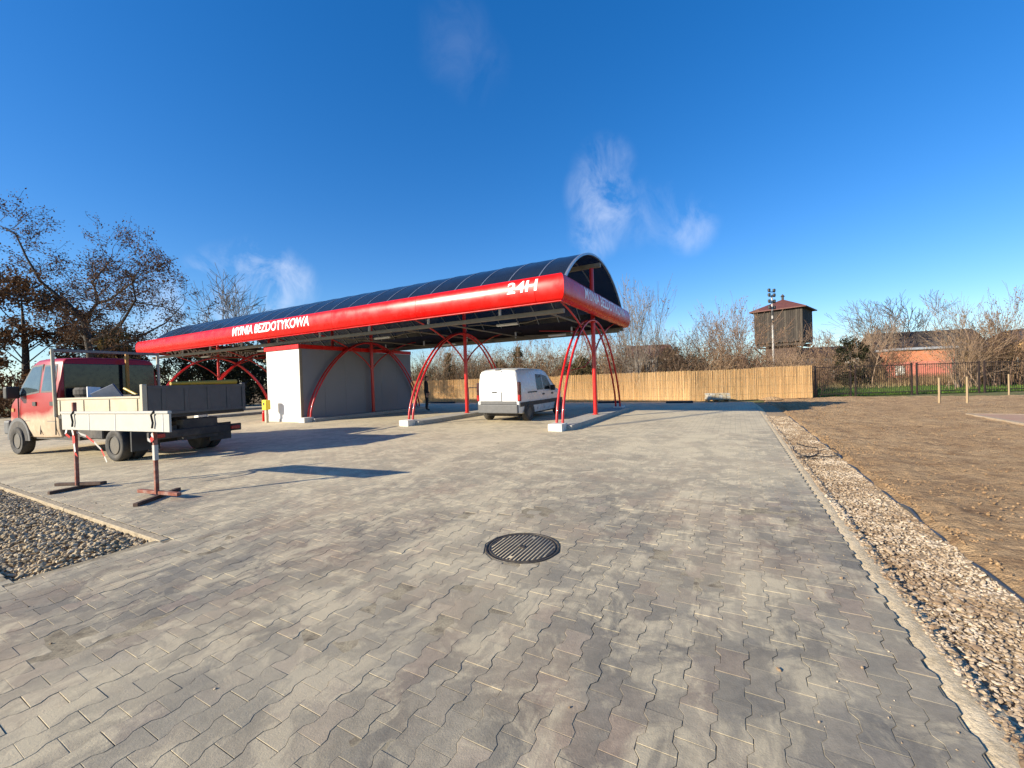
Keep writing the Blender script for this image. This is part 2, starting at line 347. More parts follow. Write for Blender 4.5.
A_EDGE = 5.0; BED = (-9.0, -0.52, -9.58, -8.72)    # planting bed: a0, a1, b0, b1
MHC = Vector((0.044, 3.421)); MHR = .315
yard = thing('paved_yard', 'grey interlocking concrete paving of the yard, dusted with sand', 'paving'); del yard['category']; struct(yard)
FAR_Y, FAR_X = 9.6, -14.0
def is_far(p): return p.y > FAR_Y - .15 or p.x < FAR_X + .15
far = MB(); near = MB(); CELL = .5
na0, na1, nb0, nb1 = -90, 10, -30, 33
def in_bed(a, b): return BED[0] < a < BED[1] and BED[2] < b < BED[3]
for i in range(na0, na1):
    for j in range(nb0, nb1):
        q = [(i * CELL, j * CELL), ((i + 1) * CELL, j * CELL), ((i + 1) * CELL, (j + 1) * CELL), (i * CELL, (j + 1) * CELL)]
        if any(is_far(W(a, b)) for a, b in q): far.add([tuple(W(a, b, -.0007 + gz(b))) for a, b in q], [(0, 1, 2, 3)])
# joint sand: an uneven bed under the stones, filled to a varying height
JC = .2
for i in range(-105, 25):
    for j in range(-75, 98):
        q = [(i * JC, j * JC), ((i + 1) * JC, j * JC), ((i + 1) * JC, (j + 1) * JC), (i * JC, (j + 1) * JC)]
        am, bm_ = (i + .5) * JC, (j + .5) * JC; wc = W(am, bm_)
        if wc.y > FAR_Y + .2 or wc.x < FAR_X - .2 or wc.y < .2 or bm_ > 7: continue
        if BED[0] < am < BED[1] - .05 and BED[2] < bm_ < BED[3] + .05: continue
        dep = max(0, min(1, (6.0 - wc.y) / 4.0)); near.add([tuple(W(min(a, A_EDGE - .006), b, min(-.0009, -.0012 - .0026 * dep + (.002 + .005 * dep) * noise.noise(Vector((a * 1.4, b * 1.4, 1.7)))))) for a, b in q], [(0, 1, 2, 3)])
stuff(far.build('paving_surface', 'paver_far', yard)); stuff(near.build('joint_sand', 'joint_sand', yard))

# interlocking I-shaped stones: columns run along b, half-length offset from column to column
TS_ = 1.03; TL, TP = .18 * TS_, .12 * TS_; GAP = .0012
WIDE, NARR = .0715 * TS_, .0485 * TS_
OUT = []
for sx in (1, -1):
    seq = [(WIDE, -.09 * TS_), (WIDE, -.06 * TS_), (NARR, -.03 * TS_), (NARR, .03 * TS_), (WIDE, .06 * TS_), (WIDE, .09 * TS_)]
    if sx < 0: seq = [(-x, y) for x, y in reversed(seq)]
    OUT += seq
def tile_out(g_): return [(x - math.copysign(g_, x), y - (math.copysign(g_, y) if abs(y) > .08 else 0)) for x, y in OUT]
O1, O2 = tile_out(GAP), tile_out(GAP + .0010)
def tile_geo(o1, o2, z=0.):
    n = len(o1)
    v = [(x, y, z) for x, y in o2] + [(x, y, z - .0008) for x, y in o1] + [(x, y, z - .02) for x, y in o1]
    f = [tuple(range(n))] + [(k, n + k, n + (k + 1) % n, (k + 1) % n) for k in range(n)] + [(n + k, 2 * n + k, 2 * n + (k + 1) % n, n + (k + 1) % n) for k in range(n)]
    return v, f
def clip(poly, nx, ny, d):
    out = []
    for i in range(len(poly)):
        p, q = poly[i], poly[(i + 1) % len(poly)]; a = p[0] * nx + p[1] * ny - d; b = q[0] * nx + q[1] * ny - d
        if a >= 0: out.append(p)
        if a * b < 0: t = a / (a - b); out.append((p[0] + (q[0] - p[0]) * t, p[1] + (q[1] - p[1]) * t))
    return out
mh_a, mh_b = AB(*MHC)
tiles = []
for i in range(0, 175):
    a = A_EDGE - .065 - i * TP
    for j in range(-32, 100):
        b = -9.0 + (j + .5 * (i % 2)) * TL
        p = W(a, b)
        if p.y > FAR_Y or p.x < FAR_X or p.y < .5 or b > 12.9: continue
        cuts = []
        dm = math.hypot(a - mh_a, b - mh_b)
        if dm < MHR + .13:
            if dm < MHR - .02: continue
            nx, ny = (a - mh_a) / dm, (b - mh_b) / dm; cuts.append((nx, ny, (MHR + .004) - dm))
        if BED[0] - .1 < a < BED[1] + .09 and BED[2] - .15 < b < BED[3] + .2:
            # outside the kerb round the bed
            k0, k1, ka = BED[2] - .012, BED[3] + .085, BED[1] + .012
            if b < BED[2] - .0: cuts.append((0, -1, b - k0))
            elif b > BED[3] + .0: cuts.append((0, 1, k1 - b))
            elif a > BED[1] - .03: cuts.append((1, 0, ka - a))
            else: continue
        px, py, pz = proj(p)
        tiles.append((a, b, p, cuts, pz, -20 < px < 1044 and py < 790))
order = sorted([k for k, t in enumerate(tiles) if t[5] and not t[3]], key=lambda k: tiles[k][4])[:300]
single = set(order)
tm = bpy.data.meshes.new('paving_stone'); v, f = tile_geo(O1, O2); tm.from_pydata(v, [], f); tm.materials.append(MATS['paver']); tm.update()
rest = MB(); rr = random.Random(3)
for k, (a, b, p, cuts, pz, inv) in enumerate(tiles):
    fl = .35 if pz > 4.5 else 1; dz = rr.gauss(0, .0008) * fl; tx, ty, tz = rr.gauss(0, .004) * fl, rr.gauss(0, .004) * fl, rr.gauss(0, .006)
    M_ = Matrix.Translation((p.x + rr.gauss(0, .0006), p.y + rr.gauss(0, .0006), dz)) @ Euler((tx, ty, YROT + tz)).to_matrix().to_4x4()
    if k in single:
        o = bpy.data.objects.new('paving_stone', tm); COL.objects.link(o); o.parent = yard; o.matrix_world = M_
    else:
        o1, o2 = O1, O2
        if cuts:
            for (nx, ny, d) in cuts:
                o1 = clip(o1, nx, ny, d)
            if len(o1) < 3: continue
            cx = sum(q[0] for q in o1) / len(o1); cy = sum(q[1] for q in o1) / len(o1)
            o2 = [(cx + (x - cx) * .95, cy + (y - cy) * .95) for x, y in o1]
        v, f = tile_geo(o1, o2)
        if pz > 6.5: v, f = v[:len(o1) * 2], f[:1 + len(o1)]
        rest.add([tuple(M_ @ Vector(q)) for q in v], f, rr.random())
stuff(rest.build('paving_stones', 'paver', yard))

# haunching, gravel margin, edging and bare soil on the right
def strip(name, m, a0, a1, b0, b1, z0, z1, na, nb, amp, sc, lab, cat, prof=None):
    s = MB(); vs = []
    for j in range(nb + 1):
        for i in range(na + 1):
            u = i / na; a = a0 + (a1 - a0) * u; b = b0 + (b1 - b0) * j / nb; w = W(a, b)
            z = gz(b) + z0 + (z1 - z0) * u + amp * (noise.noise(Vector((w.x * sc, w.y * sc, 3.1))) + .5 * noise.noise(Vector((w.x * sc * 2.7, w.y * sc * 2.7, 9.1))))
            vs.append((w.x, w.y, z))
    fs = [(j * (na + 1) + i, j * (na + 1) + i + 1, (j + 1) * (na + 1) + i + 1, (j + 1) * (na + 1) + i) for j in range(nb) for i in range(na)]
    s.add(vs, fs); o = s.build(name, m, None, True); return tag(struct(o), lab, cat)
h = MB(); vs = []; nb = 260
for j in range(nb + 1):
    b = -11.5 + 28.0 * j / nb
    jit = .015 * noise.noise(Vector((b * 3, 0, 0))) + .008 * noise.noise(Vector((b * 11, 4, 0)))
    for (a, z) in ((A_EDGE - .02, -.030), (A_EDGE + .010, -.010), (A_EDGE + .07 + jit, -.012), (A_EDGE + .115 + jit, -.017), (A_EDGE + .20 + jit * 2, -.05)): vs.append(tuple(W(a, b, z + gz(b) + .004 * noise.noise(Vector((b * 9, a * 40, 0))))))
h.add(vs, [(j * 5 + i, j * 5 + i + 1, j * 5 + i + 6, j * 5 + i + 5) for j in range(nb) for i in range(4)])
tag(struct(h.build('concrete_haunching', 'haunch', None, True)), 'narrow sandy concrete haunch along the right paving edge', 'haunching')
strip('gravel_margin', 'gravel_bed', A_EDGE + .08, 5.74, -11.5, 16.4, -.055, -.045, 8, 270, .012, 6, 'gravel strip between paving and bare soil', 'gravel strip')

def rock(mb, c, r, rg, flat=.65):
    """a small angular stone"""
    ph = (1 + 5 ** .5) / 2
    base = [(-1, ph, 0), (1, ph, 0), (-1, -ph, 0), (1, -ph, 0), (0, -1, ph), (0, 1, ph), (0, -1, -ph), (0, 1, -ph), (ph, 0, -1), (ph, 0, 1), (-ph, 0, -1), (-ph, 0, 1)]
    fc = [(0, 11, 5), (0, 5, 1), (0, 1, 7), (0, 7, 10), (0, 10, 11), (1, 5, 9), (5, 11, 4), (11, 10, 2), (10, 7, 6), (7, 1, 8), (3, 9, 4), (3, 4, 2), (3, 2, 6), (3, 6, 8), (3, 8, 9), (4, 9, 5), (2, 4, 11), (6, 2, 10), (8, 6, 7), (9, 8, 1)]
    e = Euler((rg.uniform(0, 6), rg.uniform(0, 6), rg.uniform(0, 6))).to_matrix(); e2 = Euler((rg.gauss(0, .3), rg.gauss(0, .3), rg.uniform(0, 6))).to_matrix()
    sx, sy, sz = rg.uniform(.8, 1.5), rg.uniform(.7, 1.1), flat * rg.uniform(.7, 1.2)
    vs = []
    for q in base:
        q = e @ Vector(q) * (r / 1.9) * rg.uniform(.75, 1.2)
        q = e2 @ Vector((q.x * sx, q.y * sy, q.z * sz)); vs.append((c[0] + q.x, c[1] + q.y, c[2] + q.z))
    mb.add(vs, fc, rg.random())
rg = random.Random(11); gv = MB()
b = -10.6
n = 0
while n < 22000:
    b = -10.6 + 16.0 * rg.random() ** 2.3; a = rg.uniform(A_EDGE + .10, 5.74)
    w = W(a, b); px, py, pz = proj(w)
    if pz < .5: continue
    n += 1
    cl = noise.noise(Vector((w.x * 2.6, w.y * 2.6, 5)))
    r = rg.uniform(.0045, .013) * (1 + .6 * max(0, cl)); 
    if rg.random() < .05: r *= 1.7
    rock(gv, (w.x, w.y, -.046 + r * .35 + (.028 if a < A_EDGE + .16 else 0)), r, rg, .48)
    dk = noise.noise(Vector((w.x * 1.7, w.y * 1.7, 12))) + .5 * noise.noise(Vector((w.x * 6, w.y * 6, 2))); gv.r[-20:] = [min(1, max(0, gv.r[-1] * .8 + .08 - .75 * dk))] * 20
tag(stuff(gv.build('gravel', 'stones_pale')), 'pale broken limestone gravel beside the paving edge', 'gravel')

# planting bed with stones on the left
kb = MB()
kb_o = thing('bed_kerb', 'low sandy concrete kerb framing the stone bed on the left', 'kerb', W(0, 0), YROT)
for (x0, x1, y0, y1) in [(BED[0], -5.6, BED[3], BED[3] + .08), (-5.59, -3.05, BED[3], BED[3] + .08), (-3.04, BED[1] + .005, BED[3], BED[3] + .08)]:
    MB().box(x0, x1, y0, y1, -.10, .004).build('kerb_stone', 'kerb_tan', kb_o, bevel=.008)
rg = random.Random(12)
MB().add([tuple(W(a, b_, -.05)) for a, b_ in ((BED[0], BED[2]), (BED[1], BED[2]), (BED[1], BED[3]), (BED[0], BED[3]))], [(0, 1, 2, 3)])
bg_ = MB(); bg_.add([tuple(W(a, b_, -.055)) for a, b_ in ((BED[0], BED[2]), (BED[1], BED[2]), (BED[1], BED[3]), (BED[0], BED[3]))], [(0, 1, 2, 3)])
tag(struct(bg_.build('stone_bed_floor', 'gravel_bed')), 'earth floor of the stone bed at the left edge', 'bed')
sb = MB()
for i in range(8000):
    a = rg.uniform(-7.2, BED[1] - .01); b = rg.uniform(BED[2] + .01, BED[3] - .01); w = W(a, b); edge = min(BED[1] - a, b - BED[2], BED[3] - b)
    mound = .05 * min(1, edge / .25) + .02 * noise.noise(Vector((w.x * 3, w.y * 3, 0)))
    r = rg.uniform(.009, .024)
    rock(sb, (w.x, w.y, -.045 + mound * rg.uniform(.5, 1) + r * .3), r, rg, .75)
tag(stuff(sb.build('bed_stones', 'stones_grey')), 'grey-brown crushed stones filling the bed at the left', 'stones')

# crumbs of stone and sand that strayed onto the paving
pb = MB(); rg = random.Random(15)
for i in range(520):
    if rg.random() < .45: a, b = A_EDGE - .02 - abs(rg.gauss(0, .35)), rg.uniform(-10.2, 3)
    elif rg.random() < .6: a, b = rg.uniform(-6, .2), (BED[3] + .1 + abs(rg.gauss(0, .3))) if rg.random() < .5 else (BED[2] - .05 - abs(rg.gauss(0, .25)))
    else: a, b = rg.uniform(-8, 4.8), rg.uniform(-10.5, -1)
    if in_bed(a, b): continue
    w = W(a, b); r = rg.uniform(.002, .006) * (1.8 if rg.random() < .08 else 1); rock(pb, (w.x, w.y, r * .35), r, rg, .8)
tag(stuff(pb.build('stray_pebbles', 'stones_pale')), 'stray crumbs of gravel lying on the paving', 'pebbles')

# soil
so = MB(); vs = []; NA, NB_ = 190, 230
for j in range(NB_ + 1):
    tb = j / NB_; b = -12.5 + 34 * (tb ** 1.15)
    for i in range(NA + 1):
        ta = i / NA; a = 5.71 + 34 * (ta ** 1.7); w = W(a, b)
        amp = min(1, (a - 5.71) / .35 + .15); lip = min(1, max(0, (a - 5.71 + .03 * noise.noise(Vector((b * 2.5, 7, 0)))) / .13)); lip = lip * lip * (3 - 2 * lip)
        z = -.060 + .050 * lip + gz(b) + amp * (.030 * noise.noise(Vector((w.x * .8, w.y * .8, 0))) + .024 * noise.noise(Vector((w.x * 2.9, w.y * 2.9, 2))) + .030 * noise.noise(Vector((w.x * 6, w.y * 6, 4))) + .016 * math.sin(a * 5.5 + 2.5 * noise.noise(Vector((w.x * .5, w.y * .5, 8)))) * max(0, noise.noise(Vector((w.x * .35, w.y * .35, 6))) + .35))
        vs.append((w.x, w.y, z))
so.add(vs, [(j * (NA + 1) + i, j * (NA + 1) + i + 1, (j + 1) * (NA + 1) + i + 1, (j + 1) * (NA + 1) + i) for j in range(NB_) for i in range(NA)])
so.v = [(x, min(y, 25.6 + .15 * noise.noise(Vector((x * .8, 0, 0)))), z) for x, y, z in so.v]
rg = random.Random(14)
tag(struct(so.build('soil', 'soil', None, True)), 'bare brown raked soil right of the gravel strip', 'soil')
rg = random.Random(13); cl = MB()
for i in range(12000):
    b = -10.5 + 22 * rg.random() ** 1.6; a = 5.8 + 14 * rg.random() ** 2.2; w = W(a, b)
    if noise.noise(Vector((w.x * .6, w.y * .6, 7))) < -.15 and rg.random() < .7: continue
    r = rg.uniform(.005, .013) * (1.7 if rg.random() < .04 else 1); rock(cl, (w.x, w.y, -.004 + r * .25), r, rg, .8)
tag(stuff(cl.build('soil_clods', 'clods')), 'small clods and pebbles scattered over the brown soil', 'clods')
ed = thing('lawn_edging', 'dark plastic edging strip between gravel and soil', 'edging', W(0, 0), YROT)
rg = random.Random(5)
for (b0, b1) in [(-11, -7.6), (-7.45, -6.25), (-6.2, -4.1), (-4.05, -2.2), (-2.1, 1.0), (1.1, 5.5)]:
    p = []; n = 14
    for k in range(n + 1):
        b = b0 + (b1 - b0) * k / n; p.append((5.735 + .022 * noise.noise(Vector((b * 1.7, 0, 0))), b, -.034 + .055 * noise.noise(Vector((b * 1.9, 3, 0)))))
    e = MB(); vs = []
    for (x, y, z) in p: vs += [(x - .008, y, -.06), (x - .008, y, z), (x + .012, y, z), (x + .012, y, -.06)]
    e.add(vs, [(k * 4 + i, k * 4 + i + 1, k * 4 + i + 5, k * 4 + i + 4) for k in range(n) for i in range(3)])
    e.build('edging_strip', 'edging', ed)
# red paved pad set in the soil
pad = thing('red_paved_pad', 'small pad of red pavers with pale kerb set in the soil at right', 'paving pad', W(10.2, 3.4), YROT)
MB().box(-.0, 5.2, -2.2, 2.6, -.03, .022).build('pad_surface', 'red_paving', pad)
MB().box(-.14, -.004, -2.3, 2.7, -.03, .03).build('kerb', 'pad_kerb', pad, bevel=.01)
MB().box(-.0, 5.2, 2.604, 2.7, -.03, .03).build('kerb', 'pad_kerb', pad, bevel=.01)

# verge of grass behind the fences
gs = MB(); gs.add([(16.0, 25.62, -.27), (80, 25.62, -.27), (100, 62, -.09), (20, 62, -.09)], [(0, 1, 2, 3)])
tag(struct(gs.build('verge', 'grass_ground')), 'green grass verge behind the iron fence', 'grass verge')
rg = random.Random(21); gb = MB(); db = MB()
for i in range(9000):
    y = 25.7 + 17 * rg.random() ** 1.3; x = 18 + rg.random() * (y * 1.35 - 18); green = y < 35 + 3 * noise.noise(Vector((x * .15, 0, 0)))
    mb = gb if green else db
    hgt = rg.uniform(.05, .16) if green else rg.uniform(.2, .55); wd = .02 if green else .025; an = rg.uniform(0, 6.28); lx, ly = rg.gauss(0, .4) * hgt, rg.gauss(0, .4) * hgt
    dx, dy = math.cos(an) * wd, math.sin(an) * wd
    mb.add([(x - dx, y - dy, -.27), (x + dx, y + dy, -.27), (x + lx, y + ly, hgt - .24)], [(0, 1, 2)], rg.random())
tag(stuff(gb.build('grass', 'grass_blade')), 'short green grass just behind the iron fence', 'grass')
tag(stuff(db.build('dry_grass', 'dry_grass')), 'tall straw coloured dry grass behind the green verge', 'dry grass')

# ------------------------------------------------------------------ manhole
mh = thing('manhole_cover', 'round ribbed cast iron manhole cover set in the paving', 'manhole cover', (MHC.x, MHC.y, 0), YROT)
fr = MB(); n = 64
fr.lathe([(.293, -.03), (.293, .002), (.296, .005), (.309, .005), (.312, .001), (.312, -.03)], n); fr.f = fr.f[:-2]; fr.build('frame', 'cast_iron', mh, True)
MB().lathe([(.284, -.03), (.284, -.002), (.281, -.0005), (.05, -.0005)], n).build('cover', 'cover_sand', mh, True)
ring = MB(); ring.lathe([(.268, -.010), (.268, .003), (.271, .0045), (.281, .0045), (.284, .002), (.284, -.010)], n); ring.f = ring.f[:-2]; ring.build('rim', 'cast_iron', mh, True)
for k in range(-8, 9):
    x = k * .0315; L = math.sqrt(max(0, .266 ** 2 - x * x))
    segs = [(-L, L)]
    if k == 0: segs = [(-L, -.235), (-.195, -.035), (.035, .195), (.235, L)]
    for (y0, y1) in segs:
        if y1 - y0 > .015: MB().box(x - .0075, x + .0075, y0, y1, -.010, .0032).build('rib', 'cast_iron', mh, bevel=.001)
MB().lathe([(.03, -.01), (.03, .005), (.026, .007)], 20).build('boss', 'cast_iron', mh)

# ------------------------------------------------------------------ canopy
can = thing('car_wash_canopy', 'long red car wash canopy with dark barrel roof on arched red legs', 'canopy', W(0, 0), YROT)
U_R, U_L = .20, -24.55; V_F, V_B = -.25, 7.0           # inner rectangle of the fascia (a from U_L to U_R, b from V_F to V_B)
FZ, FH, FD = 3.83, .365, .22
def fprof(t): return FD * math.cos(t) ** .55 if abs(t) < math.pi / 2 - 1e-6 else 0.0, FZ + FH * math.sin(t)
TS = [-math.pi / 2 + math.pi * k / 24 for k in range(25)]
def fascia(side, s0, s1, m0, m1, parent, mname='red_paint', name='fascia_panel'):
    """one fascia length from s0 to s1 along its side, mitred where m0 / m1"""
    mb = MB(); vs = []; n = len(TS); nseg = 6
    for q in range(nseg + 1):
        for t in TS:
            o, z = fprof(t); e0 = s0 - (o if m0 else 0); e1 = s1 + (o if m1 else 0); s = e0 + (e1 - e0) * q / nseg
            vs.append({'F': (s, V_F - o, z), 'B': (s, V_B + o, z), 'R': (U_R + o, s, z), 'L': (U_L - o, s, z)}[side])
    fs = [(q * n + k, q * n + k + 1, (q + 1) * n + k + 1, (q + 1) * n + k) for q in range(nseg) for k in range(n - 1)]
    fs += [(q * n + n - 1, q * n, (q + 1) * n, (q + 1) * n + n - 1) for q in range(nseg)]
    fs += [tuple(range(n)), tuple(nseg * n + k for k in range(n))]
    mb.add(vs, fs); o = mb.build(name, mname, parent, True); return o
for side in 'FB':
    cuts = [U_L, -20.6, -16.6, -12.6, -8.6, -4.6, -.42 if side == 'F' else -.6, U_R]
    for k in range(7): fascia(side, cuts[k] + (.006 if k else 0), cuts[k + 1] - (.006 if k < 6 else 0), k == 0, k == 6, can)
fascia('R', V_F, 3.4, True, False, can); fascia('R', 3.406, V_B, False, True, can)
fascia('L', V_F, 3.4, True, False, can); fascia('L', 3.406, V_B, False, True, can)
MB().box(U_L + .004, U_L + .03, V_F + .05, V_B - .05, FZ - .33, FZ + .34).build('sign_back', 'panel_back', can)
MB().box(U_L + .04, U_R - .04, V_B - .03, V_B - .004, FZ - .36, FZ + .33).build('lining', 'panel_back', can)
MB().box(U_L + .04, U_R - .04, V_F + .004, V_F + .03, FZ - .36, FZ + .33).build('lining', 'panel_back', can)
MB().box(U_R - .03, U_R - .004, V_F + .04, V_B - .04, FZ - .36, FZ + .33).build('lining', 'panel_back', can)
MB().box(U_L - .10, U_R + .10, V_F - .135, V_F - .02, FZ - FH - .022, FZ - FH - .001).build('drip_edge', 'red_paint', can)
# barrel roof: sheets between ribs
RC, RR, RA = 3.42, 4.6, 5.53
def roof_z(v, dr=0.): return RA - RR + math.sqrt(max(0, (RR + dr) ** 2 - (v - RC) ** 2))
PH = math.asin(3.45 / RR)
joints = [U_R] + [-.65 - k for k in range(24)] + [U_L]
na = 28
for k in range(len(joints) - 1):
    x1, x0 = joints[k], joints[k + 1]; mb = MB(); vs = []
    for r in (RR, RR - .016):
        for i in range(na + 1):
            q = -PH + 2 * PH * i / na
            for x in (x0 + .012, x1 - .012): vs.append((x, RC + r * math.sin(q), RA - RR + r * math.cos(q)))
    o_ = 2 * (na + 1)
    fs = [(2 * i, 2 * i + 1, 2 * i + 3, 2 * i + 2) for i in range(na)] + [(o_ + 2 * i, o_ + 2 * i + 2, o_ + 2 * i + 3, o_ + 2 * i + 1) for i in range(na)]
    fs += [(2 * i, 2 * i + 2, o_ + 2 * i + 2, o_ + 2 * i) for i in range(na)] + [(2 * i + 1, o_ + 2 * i + 1, o_ + 2 * i + 3, 2 * i + 3) for i in range(na)]
    mb.add(vs, fs); mb.build('roof_sheet', 'roof_sheet', can, True)
for x in joints:
    end = x in (U_R, U_L); w_ = .032 if end else .018; mb = MB(); vs = []
    for i in range(na + 1):
        q = -PH + 2 * PH * i / na
        for (dx, r) in ((-w_, RR - .05), (w_, RR - .05), (w_, RR + .012), (-w_, RR + .012)): vs.append((x + dx, RC + r * math.sin(q), RA - RR + r * math.cos(q)))
    mb.add(vs, [(4 * i + k, 4 * i + (k + 1) % 4, 4 * i + 4 + (k + 1) % 4, 4 * i + 4 + k) for i in range(na) for k in range(4)] + [(0, 1, 2, 3), tuple(4 * na + k for k in range(4))])
    mb.build('roof_rib', 'rib_metal', can)
MB().box(U_L, U_R + .12, 3.24, 3.38, 5.16, 5.30).build('ridge_beam', 'galv', can, bevel=.008)
MB().box(U_L + .05, U_R - .05, .14, .26, 3.22, 3.34).build('eave_beam', 'galv', can, bevel=.008)
MB().box(U_L + .05, U_R - .05, 6.34, 6.46, 3.22, 3.34).build('eave_beam', 'galv', can, bevel=.008)
MB().box(U_L + .01, U_R - .01, 6.82, 6.96, 3.33, 3.465).build('gutter', 'galv', can)
for k in range(9):
    x = -1.9 - k * 2.75
    for v_ in (.2, 6.4): MB().box(x - .03, x + .03, v_ - .03, v_ + .03, 3.341, 3.62).build('hanger_post', 'lamp_white', can)
    for v_, s in ((.2, 1), (6.4, -1)): MB().box(x - .025, x + .025, min(v_, V_F if s > 0 else V_B), max(v_, V_F if s > 0 else V_B), 3.622, 3.67).build('bracket', 'galv', can)
# frames
def arch_pts(n=26):
    out = []
    for k in range(n + 1):
        x = -math.cos(math.pi * k / n); h_ = .5 * (math.sqrt(max(0, 1 - x * x)) + 1 - x * x); out.append((3.2 + 3.2 * x, .19 + 3.16 * h_))
    return out
FR = [0, -5.37, -10.70, -13.4, -18.74, -24.1]
for a in FR:
    MB().lathe([(.12, .134), (.12, .15), (.072, .152), (.072, 5.158)], 16, (a, 3.31, 0)).build('column', 'red_tube', can, True)
    for s in (-.088, .088):
        if a == -10.70: s -= 0.0
        MB().tube([(a + s, v_, z) for v_, z in arch_pts()], .036, 10).build('arch_tube', 'red_tube', can, True)
    for s in (1, -1):
        p0, p1, p2 = Vector((a, 3.31 - s * .05, 2.15)), Vector((a, 3.31 - s * .62, 2.75)), Vector((a, 3.31 - s * 3.05, 3.6)); pm = Vector((a, 3.31 - s * 1.25, 3.05))
        pts = []
        ctrl = [p0, Vector((a, 3.31 - s * .35, 2.62)), Vector((a, 3.31 - s * 1.2, 3.1)), Vector((a, 3.31 - s * 2.1, 3.42)), p2]
        for i in range(17):      # Bezier of order 4
            t = i / 16; q = list(ctrl)
            while len(q) > 1: q = [q[j].lerp(q[j + 1], t) for j in range(len(q) - 1)]
            pts.append(q[0])
        MB().tube(pts, .03, 8).build('brace', 'red_tube', can, True)
    MB().box(a - .12, a + .12, 3.22, 3.4, 3.30, 3.36).build('joint_plate', 'red_tube', can)
# lamps and conduits under the eave beam, in each bay
for x in (-2.1, -7.6, -15.4, -20.6):
    for v_ in (1.0, 5.2):
        l = MB().box(x - .38, x + .38, v_ - .06, v_ + .06, 3.15, 3.22).build('lamp', 'lamp_white', can, bevel=.012)
        MB().tube([(x - 1.5, v_, 3.28), (x - .9, v_, 3.26), (x - .5, v_, 3.185), (x - .38, v_, 3.185)], .014, 6).build('conduit', 'galv', l, True)
        MB().tube([(x + .38, v_, 3.185), (x + .7, v_, 3.18), (x + 1.1, v_, 3.25), (x + 1.7, v_, 3.26)], .014, 6).build('conduit', 'galv', l, True)
    MB().box(x - 1.8, x - 1.76, .26, 6.34, 3.24, 3.28).build('cross_tube', 'galv', can); MB().box(x + 1.76, x + 1.8, .26, 6.34, 3.24, 3.28).build('cross_tube', 'galv', can)
# wash hose loop hanging from a boom in the right bay
MB().tube([(-2.3, 3.9, 3.26), (-1.2, 4.6, 3.22), (-.9, 4.9, 3.1), (-.85, 5.3, 2.6), (-.8, 5.5, 2.15), (-1.0, 5.3, 1.85), (-1.35, 4.7, 1.72), (-1.7, 4.2, 1.75)], .016, 6).build('hose', 'red_tube', can, True)
# lettering wrapped round the fascia
CAPH = .729
def text_verts(body, height, width, shear=.10, bold=.022):
    cu = bpy.data.curves.new('t', 'FONT'); cu.body = body; cu.size = 1; cu.shear = shear; cu.offset = bold; cu.space_character = 1.0; cu.resolution_u = 4
    ob = bpy.data.objects.new('t', cu); COL.objects.link(ob); dg = bpy.context.evaluated_depsgraph_get()
    me = bpy.data.meshes.new_from_object(ob.evaluated_get(dg)); bpy.data.objects.remove(ob); bpy.data.curves.remove(cu)
    bm = bmesh.new(); bm.from_mesh(me); bpy.data.meshes.remove(me)
    xs = [v.co.x for v in bm.verts]; ys = [v.co.y for v in bm.verts]; x0, x1, y0, y1 = min(xs), max(xs), -.01, CAPH
    seen = set()
    for v in bm.verts:                                   # lift letters that hang below the line onto it
        if v in seen: continue
        isl, todo = [], [v]; seen.add(v)
        while todo:
            q = todo.pop(); isl.append(q)
            for e in q.link_edges:
                o = e.other_vert(q)
                if o not in seen: seen.add(o); todo.append(o)
        lo, hi = min(q.co.y for q in isl), max(q.co.y for q in isl)
        if lo < -.06:
            for q in isl: q.co.y = y0 + (q.co.y - lo) * (hi - y0) / (hi - lo)
    for v in bm.verts: v.co = Vector(((v.co.x - x0) / (x1 - x0) * width, (v.co.y - y0) / (y1 - y0) * height, 0))
    for k in range(1, 12):
        bmesh.ops.bisect_plane(bm, geom=list(bm.verts) + list(bm.edges) + list(bm.faces), plane_co=(0, height * k / 12, 0), plane_no=(0, 1, 0))
    return bm
def lettering(body, height, width, zmid, put, m, name='lettering'):
    bm = text_verts(body, height, width)
    # arc-length table of the fascia profile
    tab = [(-math.pi / 2 + math.pi * k / 400) for k in range(401)]; pr = [fprof(t) for t in tab]; ln = [0]
    for k in range(1, 401): ln.append(ln[-1] + math.hypot(pr[k][0] - pr[k - 1][0], pr[k][1] - pr[k - 1][1]))
    k0 = min(range(401), key=lambda k: abs(pr[k][1] - zmid)); base = ln[k0] - height / 2
    for v in bm.verts:
        L_ = base + v.co.y; k = min(range(401), key=lambda q: abs(ln[q] - L_)); o, z = pr[k]; v.co = Vector(put(v.co.x, o + .006, z))
    me = bpy.data.meshes.new(name); bm.to_mesh(me); bm.free(); me.materials.append(MATS[m]); return link(name, me, can)
lettering('MYJNIA BEZDOTYKOWA', .39, 5.25, 3.92, lambda x, o, z: (-15.1 + x, V_F - o, z), 'letter_white')
lettering('24H', .32, .95, 3.95, lambda x, o, z: (-1.27 + x, V_F - o, z), 'letter_white')
lettering('MYJNIA BEZDOTYKOWA', .36, 5.0, 3.94, lambda x, o, z: (U_R + o, 1.25 + x, z), 'letter_white')
lettering('MYJNIA BEZDOTYKOWA', .36, 5.0, 3.94, lambda x, o, z: (U_L - o, 6.2 - x, z), 'letter_white')
bm = text_verts('MYJNIA BEZDOTYKOWA', .36, 5.2)          # the far end panel shows its lettering through from behind, mirrored
for v in bm.verts: v.co = Vector((U_L + .036, 6.0 - v.co.x, 3.53 + v.co.y))
me = bpy.data.meshes.new('lettering'); bm.to_mesh(me); bm.free(); me.materials.append(MATS['letter_back']); link('lettering', me, can)

